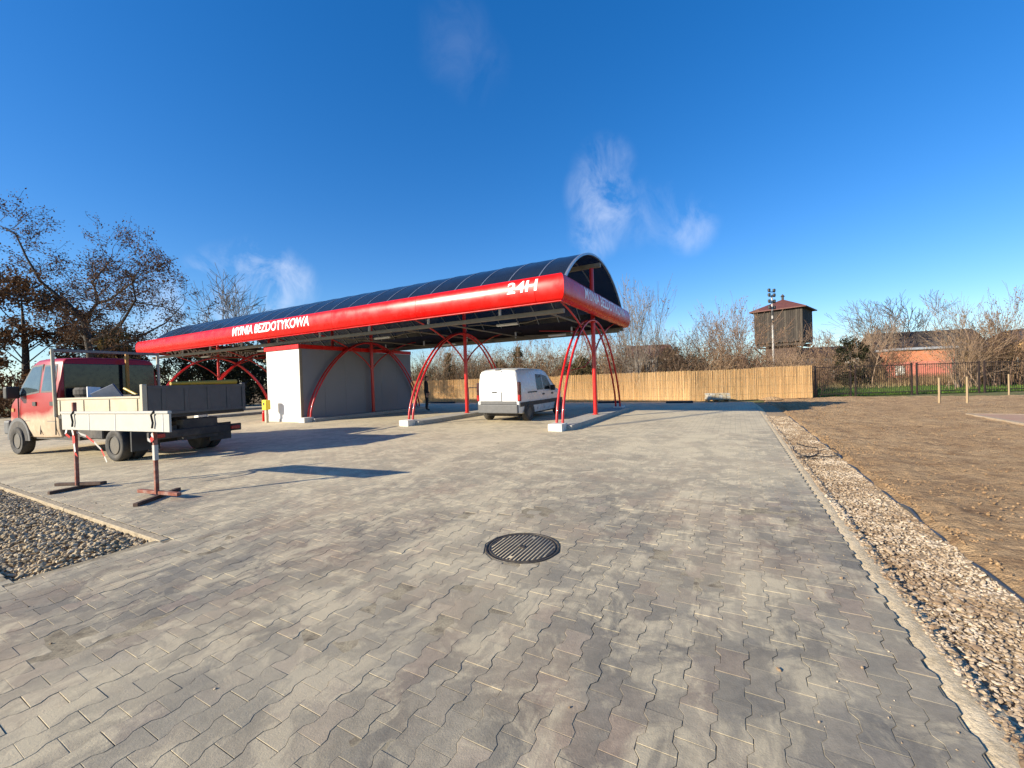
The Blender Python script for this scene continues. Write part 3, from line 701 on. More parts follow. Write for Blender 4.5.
# islands
isl_lab = {0: 'low concrete wash island under the rightmost arched legs', -5.37: 'low concrete wash island to the left of the white van', -10.70: 'low concrete wash island along the white equipment room',
           -18.74: 'low concrete wash island behind the truck, left of the equipment room', -24.1: 'low concrete wash island under the far left end of the canopy'}
for a, lab in isl_lab.items():
    t = thing('wash_island', lab, 'island', W(a, 0), YROT, 'wash islands')
    wl_ = .36 if a != -10.70 else .17
    MB().box(-wl_, .36, -.02, 6.85, -.02, .13).build('slab', 'concrete', t, bevel=.012)
    MB().box(-.17 if a == -10.70 else -.2, .2, -.36, .06, -.02, .19).build('footing_block', 'concrete_light', t, bevel=.01)
    MB().box(-.17 if a == -10.70 else -.2, .2, 6.36, 6.86, -.02, .188).build('footing_block', 'concrete_light', t, bevel=.01)

# equipment room
rm = thing('equipment_room', 'white panelled equipment room with red top trim under the canopy', 'building', W(-13.1, -.2), YROT)
RW, RD, RH = 2.2, 6.35, 2.93
for k in range(2): MB().box(k * 1.1 + .002, k * 1.1 + 1.098, 0, .06, .12, RH).build('wall_panel', 'wall_white', rm, bevel=.004)
for k in range(6):
    d = (RD - .06) / 6; MB().box(RW - .06, RW, .062 + k * d + .002, .062 + (k + 1) * d - .002, .12, RH).build('wall_panel', 'wall_white_shaded', rm, bevel=.004)
    MB().box(0, .06, .062 + k * d + .002, .062 + (k + 1) * d - .002, .12, RH).build('wall_panel', 'wall_white_shaded', rm, bevel=.004)
MB().box(.062, RW - .062, RD - .06, RD, .12, RH).build('wall_panel', 'wall_white_shaded', rm)
MB().box(.01, RW - .01, .01, RD - .01, RH - .1, RH - .02).build('roof', 'galv', rm)
MB().box(-.06, RW + .05, -.06, .02, RH + .002, RH + .17).build('trim', 'red_paint', rm, bevel=.006)
MB().box(RW - .0, RW + .05, .022, RD, RH + .002, RH + .17).build('trim', 'red_paint', rm, bevel=.006)
MB().box(-.06, -.01, .022, RD, RH + .002, RH + .17).build('trim', 'red_paint', rm, bevel=.006)
MB().box(-.02, RW + .02, -.025, RD + .02, -.02, .118).build('plinth', 'concrete_light', rm, bevel=.006)
MB().box(RW - .02, RW + .015, -.012, .10, .121, RH).build('corner_profile', 'galv', rm)

yb = thing('payment_box', 'yellow box on a short white post in front of the equipment room', 'payment box', W(-12.52, -.62), YROT)
MB().box(-.14, .14, -.1, .1, .52, .92).build('box', 'yellow', yb, bevel=.02, seg=2)
MB().box(-.06, .06, -.05, .05, 0, .52).build('post', 'bed_white', yb, bevel=.006)
MB().box(-.05, .05, -.104, -.101, .70, .82).build('screen', 'plastic_black', yb)
fe = thing('fire_extinguisher', 'small red extinguisher standing left of the white room corner', 'extinguisher', W(-13.24, -.3), 0)
MB().lathe([(.06, 0), (.075, .02), (.075, .36), (.05, .43), (.025, .45), (.02, .5)], 16).build('cylinder', 'red_paint', fe, True)
MB().box(-.02, .07, -.015, .015, .5, .53).build('handle', 'plastic_black', fe)

# ------------------------------------------------------------------ wheels
def wheel(parent, c, r, w, axis='Y', out=-1, dual=False):
    wo = MB(); 
    pr = [(r * .60, -w / 2 * .8), (r * .72, -w / 2), (r * .93, -w / 2), (r, -w / 2 * .75), (r, w / 2 * .75), (r * .93, w / 2), (r * .72, w / 2), (r * .60, w / 2 * .8)]
    wo.lathe(pr, 32, c, axis); t = wo.build('wheel', 'tyre', parent, True)
    e = out * w / 2
    rim = [(r * .60, e * .82), (r * .56, e * .98), (r * .50, e * .62), (r * .22, e * .45), (r * .18, e * .75), (r * .05, e * .78)] if not dual else [(r * .60, e * .82), (r * .56, e * .98), (r * .50, e * .3), (r * .26, e * .05), (r * .22, e * .5), (r * .05, e * .55)]
    MB().lathe(rim, 24, c, axis).build('rim', 'rim', t, True); return t

# ------------------------------------------------------------------ white van (rear towards the camera), local y forward
def car_body(st, belt, parent, m, name='body', tt=.86, n_low=.30):
    """loft: st = stations (y, half width, roof z, bottom z)"""
    mb = MB(); vs = []; k = 0
    for (y, w, zr, zb) in st:
        bl = min(belt, zr - .06)
        half = [(w * .93, zb), (w * .985, zb + (bl - zb) * .25), (w, zb + (bl - zb) * .6), (w * .992, bl), (w * (tt + .0), bl + (zr - bl) * .86), (w * (tt - .07), zr - (zr - bl) * .04), (w * .35, zr)]
        ring = half + [(-x, z) for x, z in reversed(half)]; k = len(ring); vs += [(x, y, z) for x, z in ring]
    fs = [(i * k + j, i * k + (j + 1) % k, (i + 1) * k + (j + 1) % k, (i + 1) * k + j) for i in range(len(st) - 1) for j in range(k)] + [tuple(range(k)), tuple((len(st) - 1) * k + j for j in range(k))]
    mb.add(vs, fs); return mb.build(name, m, parent, True, bevel=.018, seg=2)
van = thing('white_van', 'small white panel van parked in the right wash bay, rear towards the viewer', 'van', W(-2.78, 1.42), YROT)
VST = [(0, .80, 1.66, .34), (.05, .825, 1.755, .30), (.30, .83, 1.815, .27), (1.2, .83, 1.83, .25), (2.1, .83, 1.80, .25), (2.45, .83, 1.72, .25), (2.85, .83, 1.42, .25), (3.25, .83, 1.10, .25), (3.7, .81, .98, .26), (3.93, .72, .82, .28), (3.99, .62, .66, .32)]
VB, VT = .98, .86
car_body(VST, VB, van, 'van_white', tt=VT)
def vside(z, zr=1.82): return .83 * (.992 if z < VB else .992 + (VT - .992) * (z - VB) / ((zr - VB) * .86))
def side_panel(parent, poly, m, name, sgn=1, off=.006, f=vside, th=.006):
    MB().prism(poly, lambda p: (sgn * (f(p[1]) + off - th), p[0], p[1]), lambda p: (sgn * (f(p[1]) + off), p[0], p[1])).build(name, m, parent)
for s in (1, -1):
    side_panel(van, [(1.38, 1.03), (1.92, 1.03), (1.92, 1.58), (1.42, 1.60)], 'glass_dark', 'side_window', s)
    side_panel(van, [(1.98, 1.03), (2.75, 1.03), (2.62, 1.22), (2.38, 1.52), (1.98, 1.58)], 'glass_dark', 'door_window', s)
    side_panel(van, [(.02, .52), (3.75, .52), (3.75, .66), (.02, .66)], 'plastic_black', 'side_moulding', s, .012)
    side_panel(van, [(.62, .955), (1.36, .955), (1.36, .995), (.62, .995)], 'plastic_black', 'door_rail', s, .01)
    for y0 in (1.32, 2.14): side_panel(van, [(y0 + .5, .84), (y0 + .66, .84), (y0 + .66, .90), (y0 + .5, .90)], 'plastic_black', 'door_handle', s, .02, th=.02)
    for (y0, z0, z1) in ((1.36, .34, 1.66), (1.95, .34, 1.62), (2.95, .34, 1.02)): side_panel(van, [(y0, z0), (y0 + .012, z0), (y0 + .012, z1), (y0, z1)], 'plastic_grey', 'door_seam', s, .002)
    MB().box(min(s * .745, s * .838), max(s * .745, s * .838), -.018, .115, .70, 1.34).build('tail_lamp_housing', 'lamp_smoke', van, bevel=.02, seg=2)
    MB().box(min(s * .75, s * .842), max(s * .75, s * .842), -.024, .10, .72, .92).build('tail_lamp', 'lamp_red', van, bevel=.01)
    mi = MB().box(min(s * .84, s * 1.02), max(s * .84, s * 1.02), 2.52, 2.62, .98, 1.18).build('wing_mirror', 'plastic_black', van, bevel=.03, seg=2)
    for y in (.68, 3.33):
        pts = [(y + .40 * math.cos(q), .27 + .40 * math.sin(q)) for q in [math.pi * k / 16 for k in range(17)]]
        side_panel(van, pts, 'plastic_black', 'wheel_arch', s, .010, lambda z: .83)
        wheel(van, (s * .765, y, .295), .295, .19, 'X', s)
MB().box(-.77, .77, -.075, .04, .30, .60).build('rear_bumper', 'plastic_grey', van, bevel=.03, seg=2)
MB().box(-.70, .70, -.022, .02, .602, .70).build('bumper_step', 'plastic_grey', van, bevel=.008)
MB().box(-.71, .14, -.014, .02, .705, 1.0).build('door_trim', 'plate_grey', van, bevel=.006)
MB().box(.150, .158, -.006, .02, .70, 1.72).build('door_seam', 'plastic_grey', van)
MB().box(-.69, .12, -.0065, .02, 1.14, 1.55).build('window_blank', 'van_white', van, bevel=.012)
MB().box(.19, .64, -.0065, .02, 1.14, 1.55).build('window_blank', 'van_white', van, bevel=.012)
MB().box(-.10, .10, .04, .12, 1.735, 1.79).build('roof_lamp', 'plastic_black', van, bevel=.008)
MB().box(-.22, -.04, -.03, -.005, .99, 1.03).build('rear_door_handle', 'plastic_black', van, bevel=.008)
MB().box(-.6, .6, .3, 3.6, .18, .27).build('underbody', 'chassis', van)
MB().add([(-.66, 2.47, 1.70), (.66, 2.47, 1.70), (.74, 3.22, 1.125), (-.74, 3.22, 1.125), (-.66, 2.46, 1.69), (.66, 2.46, 1.69), (.74, 3.21, 1.115), (-.74, 3.21, 1.115)], [(0, 1, 2, 3), (4, 7, 6, 5), (0, 4, 5, 1), (3, 2, 6, 7), (0, 3, 7, 4), (1, 5, 6, 2)]).build('windscreen', 'glass_dark', van)

# ------------------------------------------------------------------ flatbed truck; local x forward, y to its left (towards the camera)
t_o = W(-7.3, -6.1); t_rz = math.atan2(.36817, -.92976)
trk = thing('flatbed_truck', 'dirty red crew cab truck with a pale dropside bed', 'truck', t_o, t_rz)
m, t, p = newmat('cab_red')     # red paint, whitened by road dust on the lower half
o_ = t.objc(); sp = t.new('ShaderNodeSeparateXYZ'); t.link(o_, sp.inputs[0])
edge = t.math('ADD', sp.outputs[2], t.math('MULTIPLY', t.math('SUBTRACT', t.noise(o_, 2.2, 5), .5), .35)); edge = t.math('ADD', edge, t.math('MULTIPLY', sp.outputs[0], .08))
dm = t.rng(edge, 1.06, 1.26, .92, 0)
c = t.mix(dm, (.32, .006, .007), t.mix(t.rng(t.noise(o_, 7, 5), .3, .7), (.40, .31, .20), (.50, .41, .28)))
t.link(c, p.inputs['Base Color']); t.link(t.rng(dm, 0, 1, .34, .85), p.inputs['Roughness'])
TST = [(1.86, .965, 2.20, .46), (1.90, .975, 2.25, .44), (2.6, .98, 2.28, .42), (3.05, .98, 2.26, .42), (3.28, .975, 2.17, .42), (3.55, .965, 1.82, .42), (3.85, .95, 1.45, .42), (4.15, .93, 1.28, .42), (4.36, .88, 1.16, .44), (4.46, .78, .98, .46)]
TB, TTp = 1.40, .88
mb = MB(); vs = []; kk = 0
for (x, w, zr, zb) in TST:
    bl = min(TB, zr - .07); half = [(w * .95, zb), (w * .99, zb + (bl - zb) * .2), (w, zb + (bl - zb) * .6), (w * .99, bl), (w * TTp, bl + (zr - bl) * .88), (w * (TTp - .06), zr - (zr - bl) * .04), (w * .4, zr)]
    ring_ = half + [(-y, z) for y, z in reversed(half)]; kk = len(ring_); vs += [(x, y, z) for y, z in ring_]
mb.add(vs, [(i * kk + j, i * kk + (j + 1) % kk, (i + 1) * kk + (j + 1) % kk, (i + 1) * kk + j) for i in range(len(TST) - 1) for j in range(kk)] + [tuple(range(kk)), tuple((len(TST) - 1) * kk + j for j in range(kk))])
cab = mb.build('cab', 'cab_red', trk, True, bevel=.02, seg=2)
def tside(z): return .98 * (.99 if z < TB else .99 + (TTp - .99) * (z - TB) / ((2.27 - TB) * .88))
def tpanel(poly, m, name, s, off=.006, th=.006, f=tside, parent=trk):
    return MB().prism(poly, lambda p: (p[0], s * (f(p[1]) + off - th), p[1]), lambda p: (p[0], s * (f(p[1]) + off), p[1])).build(name, m, parent)
for s in (1, -1):
    tpanel([(2.69, 1.46), (3.70, 1.37), (3.56, 1.64), (3.18, 2.10), (2.71, 2.12)], 'plastic_black', 'window_seal', s, .003)
    tpanel([(2.01, 1.46), (2.62, 1.46), (2.62, 2.10), (2.06, 2.10)], 'plastic_black', 'window_seal', s, .003)
    tpanel([(2.72, 1.50), (3.62, 1.42), (3.52, 1.62), (3.16, 2.06), (2.74, 2.08)], 'glass_cab', 'door_window', s)
    tpanel([(2.05, 1.50), (2.58, 1.50), (2.58, 2.06), (2.10, 2.06)], 'glass_cab', 'rear_door_window', s)
    for (x0, z0, z1) in ((2.66, .5, 2.12), (1.98, .5, 1.5), (3.66, .75, 1.4)): tpanel([(x0, z0), (x0 + .014, z0), (x0 + .014, z1), (x0, z1)], 'plastic_black', 'door_seam', s, .016, .02)
    tpanel([(1.95, .80), (3.5, .80), (3.5, .815), (1.95, .815)], 'plastic_grey', 'body_crease', s, .003)
    for x0 in (2.80, 2.02): tpanel([(x0, 1.16), (x0 + .15, 1.16), (x0 + .15, 1.25), (x0, 1.25)], 'plastic_black', 'door_handle', s, .025, .03)
    MB().box(3.50, 3.66, min(s * .99, s * 1.22), max(s * .99, s * 1.22), 1.34, 1.62).build('wing_mirror', 'plastic_black', trk, bevel=.03, seg=2)
    pts = [(3.70 + .47 * math.cos(q), .34 + .46 * math.sin(q)) for q in [math.pi * k / 18 for k in range(19)]]
    fl = [(3.70 + .55 * math.cos(q), .34 + .54 * math.sin(q)) for q in [math.pi * k / 18 for k in range(19)]]
    tpanel(fl, 'plastic_grey', 'fender_flare', s, .008, .02, lambda z: .98); tpanel(pts, 'chassis', 'wheel_arch', s, .011, .02, lambda z: .98)
    wheel(trk, (3.70, s * .915, .33), .33, .22, 'Y', s)
    wheel(trk, (-.27, s * .88, .33), .33, .20, 'Y', s, True); wheel(trk, (-.27, s * .64, .33), .33, .20, 'Y', s, True)
    MB().tube([(4.44, s * .62, .95), (4.475, s * .62, .95)], [.11, .10], 16).build('headlight', 'lamp_clear', trk)
    tpanel([(3.98, 1.02), (4.10, 1.02), (4.10, 1.10), (3.98, 1.10)], 'orange_paint', 'indicator', s, .004, .02, lambda z: .95)
    MB().box(-.9, -.86, min(s * .5, s * .98), max(s * .5, s * .98), .22, .62).build('mudflap', 'plastic_black', trk)
    pl = [(-.27 + .44 * math.cos(q), .36 + .44 * math.sin(q)) for q in [math.pi * (.08 + .84 * k / 12) for k in range(13)]]
MB().box(4.30, 4.56, -.95, .95, .46, .80).build('front_bumper', 'plastic_grey', trk, bevel=.04, seg=2)
MB().box(4.44, 4.50, -.45, .45, .84, 1.04).build('grille', 'plastic_black', trk, bevel=.01)
MB().add([(3.30, -.80, 2.165), (3.30, .80, 2.165), (3.88, .88, 1.46), (3.88, -.88, 1.46), (3.29, -.8, 2.15), (3.29, .8, 2.15), (3.87, .88, 1.445), (3.87, -.88, 1.445)], [(0, 1, 2, 3), (4, 7, 6, 5), (0, 4, 5, 1), (3, 2, 6, 7), (0, 3, 7, 4), (1, 5, 6, 2)]).build('windscreen', 'glass_dark', trk)
MB().box(1.842, 1.872, -.86, .86, 1.30, 2.10).build('rear_window', 'glass_dark', trk, bevel=.01)
MB().box(-1.2, 4.2, -.42, -.34, .48, .68).build('chassis_rail', 'chassis', trk); MB().box(-1.2, 4.2, .34, .42, .48, .68).build('chassis_rail', 'chassis', trk)
MB().tube([(-.27, -.6, .33), (-.27, .6, .33)], .07, 10).build('axle', 'chassis', trk)
MB().tube([(3.70, -.8, .33), (3.70, .8, .33)], .05, 10).build('axle', 'chassis', trk)
MB().box(.4, 1.5, .50, .86, .42, .78).build('tool_box', 'chassis', trk, bevel=.02); MB().box(.5, 1.3, -.86, -.5, .42, .78).build('fuel_tank', 'chassis', trk, bevel=.04)
MB().box(1.2, 3.3, -.9, .9, .38, .46).build('underbody', 'chassis', trk)
# bed
MB().box(-1.36, 1.80, -1.0, 1.0, .86, .935).build('bed_floor', 'chassis', trk, bevel=.006)
for s in (1, -1):
    sb_ = MB().box(-1.30, 1.78, min(s * .965, s * 1.0), max(s * .965, s * 1.0), .94, 1.28).build('side_board', 'bed_white', trk, bevel=.008)
    MB().box(-1.30, 1.78, min(s * .955, s * 1.015), max(s * .955, s * 1.015), 1.281, 1.325).build('top_rail', 'bed_white', sb_, bevel=.006)
    for k in range(4): MB().box(-1.2 + k * .96, -1.12 + k * .96, min(s * 1.001, s * 1.014), max(s * 1.001, s * 1.014), .95, 1.27).build('stake_pocket', 'bed_white', sb_)
    MB().box(-1.40, -1.31, min(s * .94, s * 1.02), max(s * .94, s * 1.02), .90, 1.55).build('corner_post', 'bed_white' if s > 0 else 'bed_grey', trk, bevel=.01)
    MB().tube([(1.90, s * 1.0, .9), (1.94, s * 1.0, 2.42)], .035, 8).build('headboard_post', 'bed_white', trk, True)
MB().box(1.91, 1.96, -1.0, 1.0, 2.36, 2.43).build('headboard_bar', 'grey_steel', trk, bevel=.01); MB().box(1.90, 1.94, -1.0, 1.0, .94, 1.34).build('headboard', 'bed_grey', trk)
tg = MB().box(-1.385, -1.345, -.935, .935, .93, 1.52).build('tailgate', 'bed_grey', trk, bevel=.01)
for y in (-.62, -.2, .25, .66): MB().box(-1.40, -1.386, y - .04, y + .04, .95, 1.50).build('rib', 'bed_grey', tg, bevel=.006)
MB().box(-1.405, -1.387, -.935, .935, 1.46, 1.518).build('top_rail', 'bed_grey', tg); MB().box(-1.405, -1.387, -.935, .935, .935, .985).build('bottom_rail', 'bed_grey', tg)
rb = MB().box(-1.36, -1.28, -.92, .92, .44, .60).build('rear_bar', 'chassis', trk, bevel=.01)
for s in (1, -1): MB().box(-1.40, -1.361, min(s * .66, s * .86), max(s * .66, s * .86), .48, .56).build('tail_lamp', 'lamp_red', trk, bevel=.01)
MB().box(-1.33, -1.10, -.40, .30, .36, .80).build('rear_guard', 'chassis', trk, bevel=.01)
# load on the bed (things of their own)
def TW(x, y, z): return t_o + Vector((math.cos(t_rz) * x - math.sin(t_rz) * y, math.sin(t_rz) * x + math.cos(t_rz) * y, z))
def loose(name, mb, m, lab, cat, at, rz=0, group=None, bevel=0):
    o = mb.build(name, m, None, False, bevel); o.location = at; o.rotation_euler = (0, 0, rz); return tag(o, lab, cat, group)
ty = MB().lathe([(.17, 0), (.29, .0), (.32, .05), (.32, .15), (.29, .20), (.17, .20)], 24); ty.f = ty.f[:-2]
for k, lab in enumerate(('lower black tyre lying in the truck bed behind the cab', 'middle black tyre stacked in the truck bed behind the cab', 'top black tyre stacked in the truck bed behind the cab')):
    loose('spare_tyre', ty, 'tyre', lab, 'tyre', TW(1.42, .55, .936 + k * .205), 0, 'tyres stacked in the bed')
loose('white_sheet', MB().obox((0, 0, .30), (.03, .22, .62), (.12, .30, 0)), 'white_sheet', 'narrow white sheet standing up in the truck bed', 'sheet', TW(.95, .74, .95), t_rz)
loose('blue_sheet', MB().obox((0, 0, .32), (.9, .03, .52), (-.45, .22, 0)), 'blue_panel', 'slanted dark blue panel leaning in the truck bed', 'panel', TW(.42, .70, .95), t_rz, bevel=.006)
loose('orange_post', MB().box(-.03, .03, -.03, .03, 0, 1.42), 'orange_paint', 'upright orange post standing in the truck bed', 'post', TW(1.70, -.22, .936), t_rz, bevel=.008)
MBb = MB().tube([(-.7, .0, .02), (.7, .05, .52)], .03, 8); loose('yellow_pole', MBb, 'yellow_dull', 'slanting yellow green pole in the truck bed', 'pole', TW(.35, .1, .98), t_rz)
MBb = MB().tube([(0, .52, .02), (0, -.82, .04)], [.035, .055], 12); loose('yellow_pipe', MBb, 'yellow_dull', 'long dull yellow pipe lying on top of the tailgate', 'pipe', TW(-1.365, 0, 1.535), t_rz)
loose('sand_bag', MB().obox((0, 0, .10), (.6, .4, .2), (0, .05, .2)), 'bed_grey', 'dark sack lying in the middle of the truck bed', 'sack', TW(-.2, .3, .937), t_rz, bevel=.06)
loose('tool_crate', MB().box(-.35, .35, -.3, .3, 0, .42), 'plastic_black', 'black crate in the middle of the truck bed', 'crate', TW(.6, -.2 + .3, .936), t_rz, bevel=.02)

# ------------------------------------------------------------------ barrier
bp = [W(-4.35, -8.25), W(-2.48, -8.0)]; br_d = (bp[1] - bp[0]); br_rz = math.atan2(br_d.y, br_d.x)
bar = thing('site_barrier', 'makeshift barrier of a white board on two rusty red posts', 'barrier', bp[0], br_rz); L = br_d.length
for x, hgt in ((0, 1.28), (L, 1.15)):
    po = MB().box(-.021 + x, .021 + x, -.021, .021, .05, hgt).build('post', 'rust', bar, bevel=.005)
    if x: MB().box(x - .023, x + .023, -.023, .023, .50, .70).build('white_band', 'board_white', po)
    a1, l1, a2, l2 = (R(92), .64, R(21), .86) if x == 0 else (R(117), .76, R(2), 1.0)
    MB().obox((x + .03, .0, .022), (l1, .06, .044), (0, 0, a1)).build('foot', 'rust_dark', bar, bevel=.005)
    MB().obox((x, .02, .068), (l2 * .8, .055, .044), (0, 0, a2)).build('foot', 'rust_dark' if x == 0 else 'rust', bar, bevel=.005)
b1 = MB().box(-.20, L + .42, -.060, -.034, .88, 1.115).build('board', 'board_white', bar, bevel=.003)
MB().box(-.20, L + .42, -.075, -.028, 1.117, 1.15).build('board_lip', 'board_white', b1, bevel=.003)
for x in (.5, L * .6, L + .28): MB().box(x, x + .02, -.0635, -.0605, .885, 1.11).build('board_joint', 'plate_grey', b1)
for x in (.12, L + .10): MB().tube([(x, -.08, .93), (x + .02, -.08, 1.0), (x, -.085, 1.10), (x + .05, -.08, 1.15)], .012, 6).build('wire_tie', 'black_wire', bar, True)
def ribbon(pts, w, name, parent):
    for k in range(len(pts) - 1):
        a, b = Vector(pts[k]), Vector(pts[k + 1]); d = (b - a); s = d.cross(Vector((0, 1, 0.2))).normalized() * w / 2
        MB().add([tuple(a - s), tuple(a + s), tuple(b + s), tuple(b - s)], [(0, 1, 2, 3)]).build(name, 'tape_red' if k % 2 else 'tape_white', parent)
ribbon([(.02, -.05, .92), (.12, -.07, .80), (.10, -.06, .68), (.17, -.08, .56), (.13, -.05, .50)], .06, 'warning_tape', bar)
ribbon([(-.10, -.05, .90), (-.09, -.07, .82), (-.03, -.05, .77)], .05, 'warning_tape', bar)
ribbon([(L + .03, -.05, .86), (L + .07, -.06, .80), (L + .0, -.05, .76), (L - .06, -.05, .78)], .05, 'warning_tape', bar)
ribbon([(.1, -.03, .84), (.3, -.01, .79), (.48, .0, .70), (.60, .02, .60), (.68, .02, .50), (.73, .02, .42)], .035, 'warning_tape', bar)

# ------------------------------------------------------------------ reed fence
rf = thing('reed_fence', 'straw coloured reed screen fence along the back of the yard', 'reed fence')
RP = [Vector((-22.0, 37.3, 0)), Vector((-6.8, 33.6, -.25)), Vector((10.8, 24.75, -.25)), Vector((18.2, 24.78, -.25))]
RP[0] = RP[1] + (RP[1] - RP[2]).normalized() * 9
rg = random.Random(31)
def reed_run(a, b, h0, h1):
    d = b - a; L = d.length; d.normalize(); nrm = Vector((-d.y, d.x, 0)); npan = max(1, round(L / 3.0)); out = []
    for k in range(npan):
        s0, s1 = L * k / npan + .01, L * (k + 1) / npan - .01; mb = MB(); s = s0; hp = rg.gauss(0, .025); tint = rg.gauss(0, .08)
        while s < s1:
            r = rg.uniform(.005, .0085); p = a + d * s + nrm * rg.gauss(0, .006); hh = p.z + h0 + (h1 - h0) * s / L + hp + rg.gauss(0, .022); ln_ = rg.gauss(0, .012)
            q = p + d * ln_ + nrm * rg.gauss(0, .01)
            mb.tube([(p.x, p.y, p.z + .02), (q.x, q.y, hh)], [r, r * .8], 4, False, min(1, max(0, rg.gauss(.5 + tint, .16)))); s += r * 1.75
        o = mb.build('reed_panel', 'reed', rf)
        for z in (.35, .85, 1.35):
            w0, w1 = a + d * s0 - nrm * .012, a + d * s1 - nrm * .012; MB().tube([(w0.x, w0.y, z + a.z), (w1.x, w1.y, z + a.z)], .003, 4).build('binding_wire', 'grey_steel', o)
reed_run(RP[0], RP[1], 1.80, 1.82); reed_run(RP[1], RP[2], 1.82, 1.87); reed_run(RP[2], RP[3], 1.89, 1.96)
for k in range(9):
    p = RP[1].lerp(RP[2], k / 8) if k < 8 else RP[3]; p = p + Vector((.03, .09, 0)); MB().box(p.x - .03, p.x + .03, p.y - .03, p.y + .03, -.3, 1.40).build('post', 'fence_iron', rf)
bf = thing('board_fence', 'dark timber board fence behind the truck and left bays', 'board fence')
a, b = RP[0] + Vector((-.1, .05, 0)), RP[0] + (RP[0] - RP[1]).normalized() * 32
d = (b - a).normalized(); nb = 120
for k in range(nb):
    p = a.lerp(b, (k + .5) / nb); hh = 1.95 + rg.gauss(0, .03)
    MB().obox((p.x, p.y, hh / 2 - .27), ((b - a).length / nb - .012, .025, hh), (0, 0, math.atan2(d.y, d.x))).build('board', 'dark_boards', bf)

# low things at the foot of the reed fence
for (x0, x1, lab) in [(427, 455, 'black membrane roll at the reed fence behind the middle bay'), (598, 619, 'black membrane roll at the reed fence behind the right column'), (666, 693, 'black membrane roll at the reed fence left of the paver stack')]:
    def gp(x, y): 
        q = pixdir(x, y); k = -(CAM_H + .22) / q.z; return Vector((q.x * k, q.y * k, -.225))
    p, q = gp(x0, 404), gp(x1, 403.6); dv = (q - p).normalized()
    t = thing('membrane_roll', lab, 'membrane roll', p, 0, 'rolls at the reed fence')
    e = q - p; MB().tube([(0, 0, .085), tuple(e * .33 + Vector((0, 0, .08))), tuple(e * .66 + Vector((0, 0, .085))), tuple(e + Vector((0, 0, .08)))], [.085, .09, .082, .088], 12).build('roll', 'membrane', t, True)
    f = dv.orthogonal(); f = Vector((dv.y, -dv.x, 0)) * .16; MB().add([tuple(Vector((0, 0, .006))), tuple(e + Vector((0, 0, .006))), tuple(e + f + Vector((0, 0, .004))), tuple(f + Vector((0, 0, .004))), (0, 0, .001), (e.x, e.y, .001), (e.x + f.x, e.y + f.y, .001), (f.x, f.y, .001)], [(0, 1, 2, 3), (4, 7, 6, 5), (0, 4, 5, 1), (1, 5, 6, 2), (2, 6, 7, 3), (3, 7, 4, 0)]).build('loose_flap', 'membrane', t)
pst = thing('paver_stack', 'pallet of grey paving stones by the reed fence', 'paver stack', (12.0, 24.0, -.21), -.2)
for k in (-.55, 0, .55): MB().box(k - .05, k + .05, -.4, .4, 0, .1).build('pallet_block', 'stake', pst)
MB().box(-.62, .62, -.42, .42, .1, .13).build('pallet_deck', 'stake', pst)
for lay in range(4):
    for i in range(6):
        for j in range(2):
            if lay == 3 and (i + j) % 3 == 0: continue
            MB().obox((-.5 + i * .2 + rg.gauss(0, .008), -.2 + j * .38, .175 + lay * .085), (.185, .34, .08), (0, 0, rg.gauss(0, .05))).build('paving_stone', 'kerb_tan' if rg.random() < .4 else 'concrete', pst)
loose('sand_heap', MB().add([(math.cos(q) * r * 1.0, math.sin(q) * r * .5, z) for (r, z) in ((.75, 0), (.5, .09), (.2, .16)) for q in [k * math.pi / 6 for k in range(12)]] + [(0, 0, .18)], [(i * 12 + k, i * 12 + (k + 1) % 12, i * 12 + 12 + (k + 1) % 12, i * 12 + 12 + k) for i in range(2) for k in range(12)] + [(24 + k, 24 + (k + 1) % 12, 36) for k in range(12)]), 'soil', 'small brown heap of earth right of the paver stack', 'heap', (15.3, 24.2, -.23))
# steel rail frame behind the van
rl = thing('rail_frame', 'grey steel rail frame in front of the reed fence left of the van', 'rail', W(-10.4, 11.4, gz(11.4)), YROT)
for x in (-.45, .45): MB().tube([(x, 0, 0), (x, 0, 1.08)], .022, 8).build('upright', 'grey_steel', rl, True)
MB().tube([(-.47, 0, 1.08), (2.2, 0, 1.08)], .022, 8).build('top_rail', 'grey_steel', rl, True); MB().tube([(.45, 0, .55), (2.2, 0, .55)], .018, 8).build('mid_rail', 'grey_steel', rl, True)
MB().tube([(2.2, 0, 0), (2.2, 0, 1.08)], .022, 8).build('upright', 'grey_steel', rl, True)

# ------------------------------------------------------------------ iron fence, stakes
fi = thing('iron_fence', 'rusty dark iron bar fence in front of the grass at right', 'iron fence')
px = [18.45, 21.1, 24.95, 28.8, 32.7, 36.6]; fy = [25.1, 25.35, 25.4, 25.1, 24.8, 24.5]
for k in range(len(px) - 1):
    a, b = Vector((px[k], fy[k], 0)), Vector((px[k + 1], fy[k + 1], 0)); d = (b - a).normalized(); a2, b2 = a + d * .16, b - d * .16
    for q in (a2, b2): MB().box(q.x - .038, q.x + .038, q.y - .038, q.y + .038, -.3, 1.70).build('post', 'fence_iron', fi)
    for z in (-.08, 1.58): MB().tube([(a2.x, a2.y, z), (b2.x, b2.y, z)], .03, 4).build('rail', 'fence_iron', fi)
    mb = MB(); n = int((b2 - a2).length / .125)
    for i in range(1, n): q = a2.lerp(b2, i / n); mb.tube([(q.x, q.y, -.16), (q.x, q.y, 1.63)], .012, 4)
    mb.build('bars', 'fence_iron', fi)
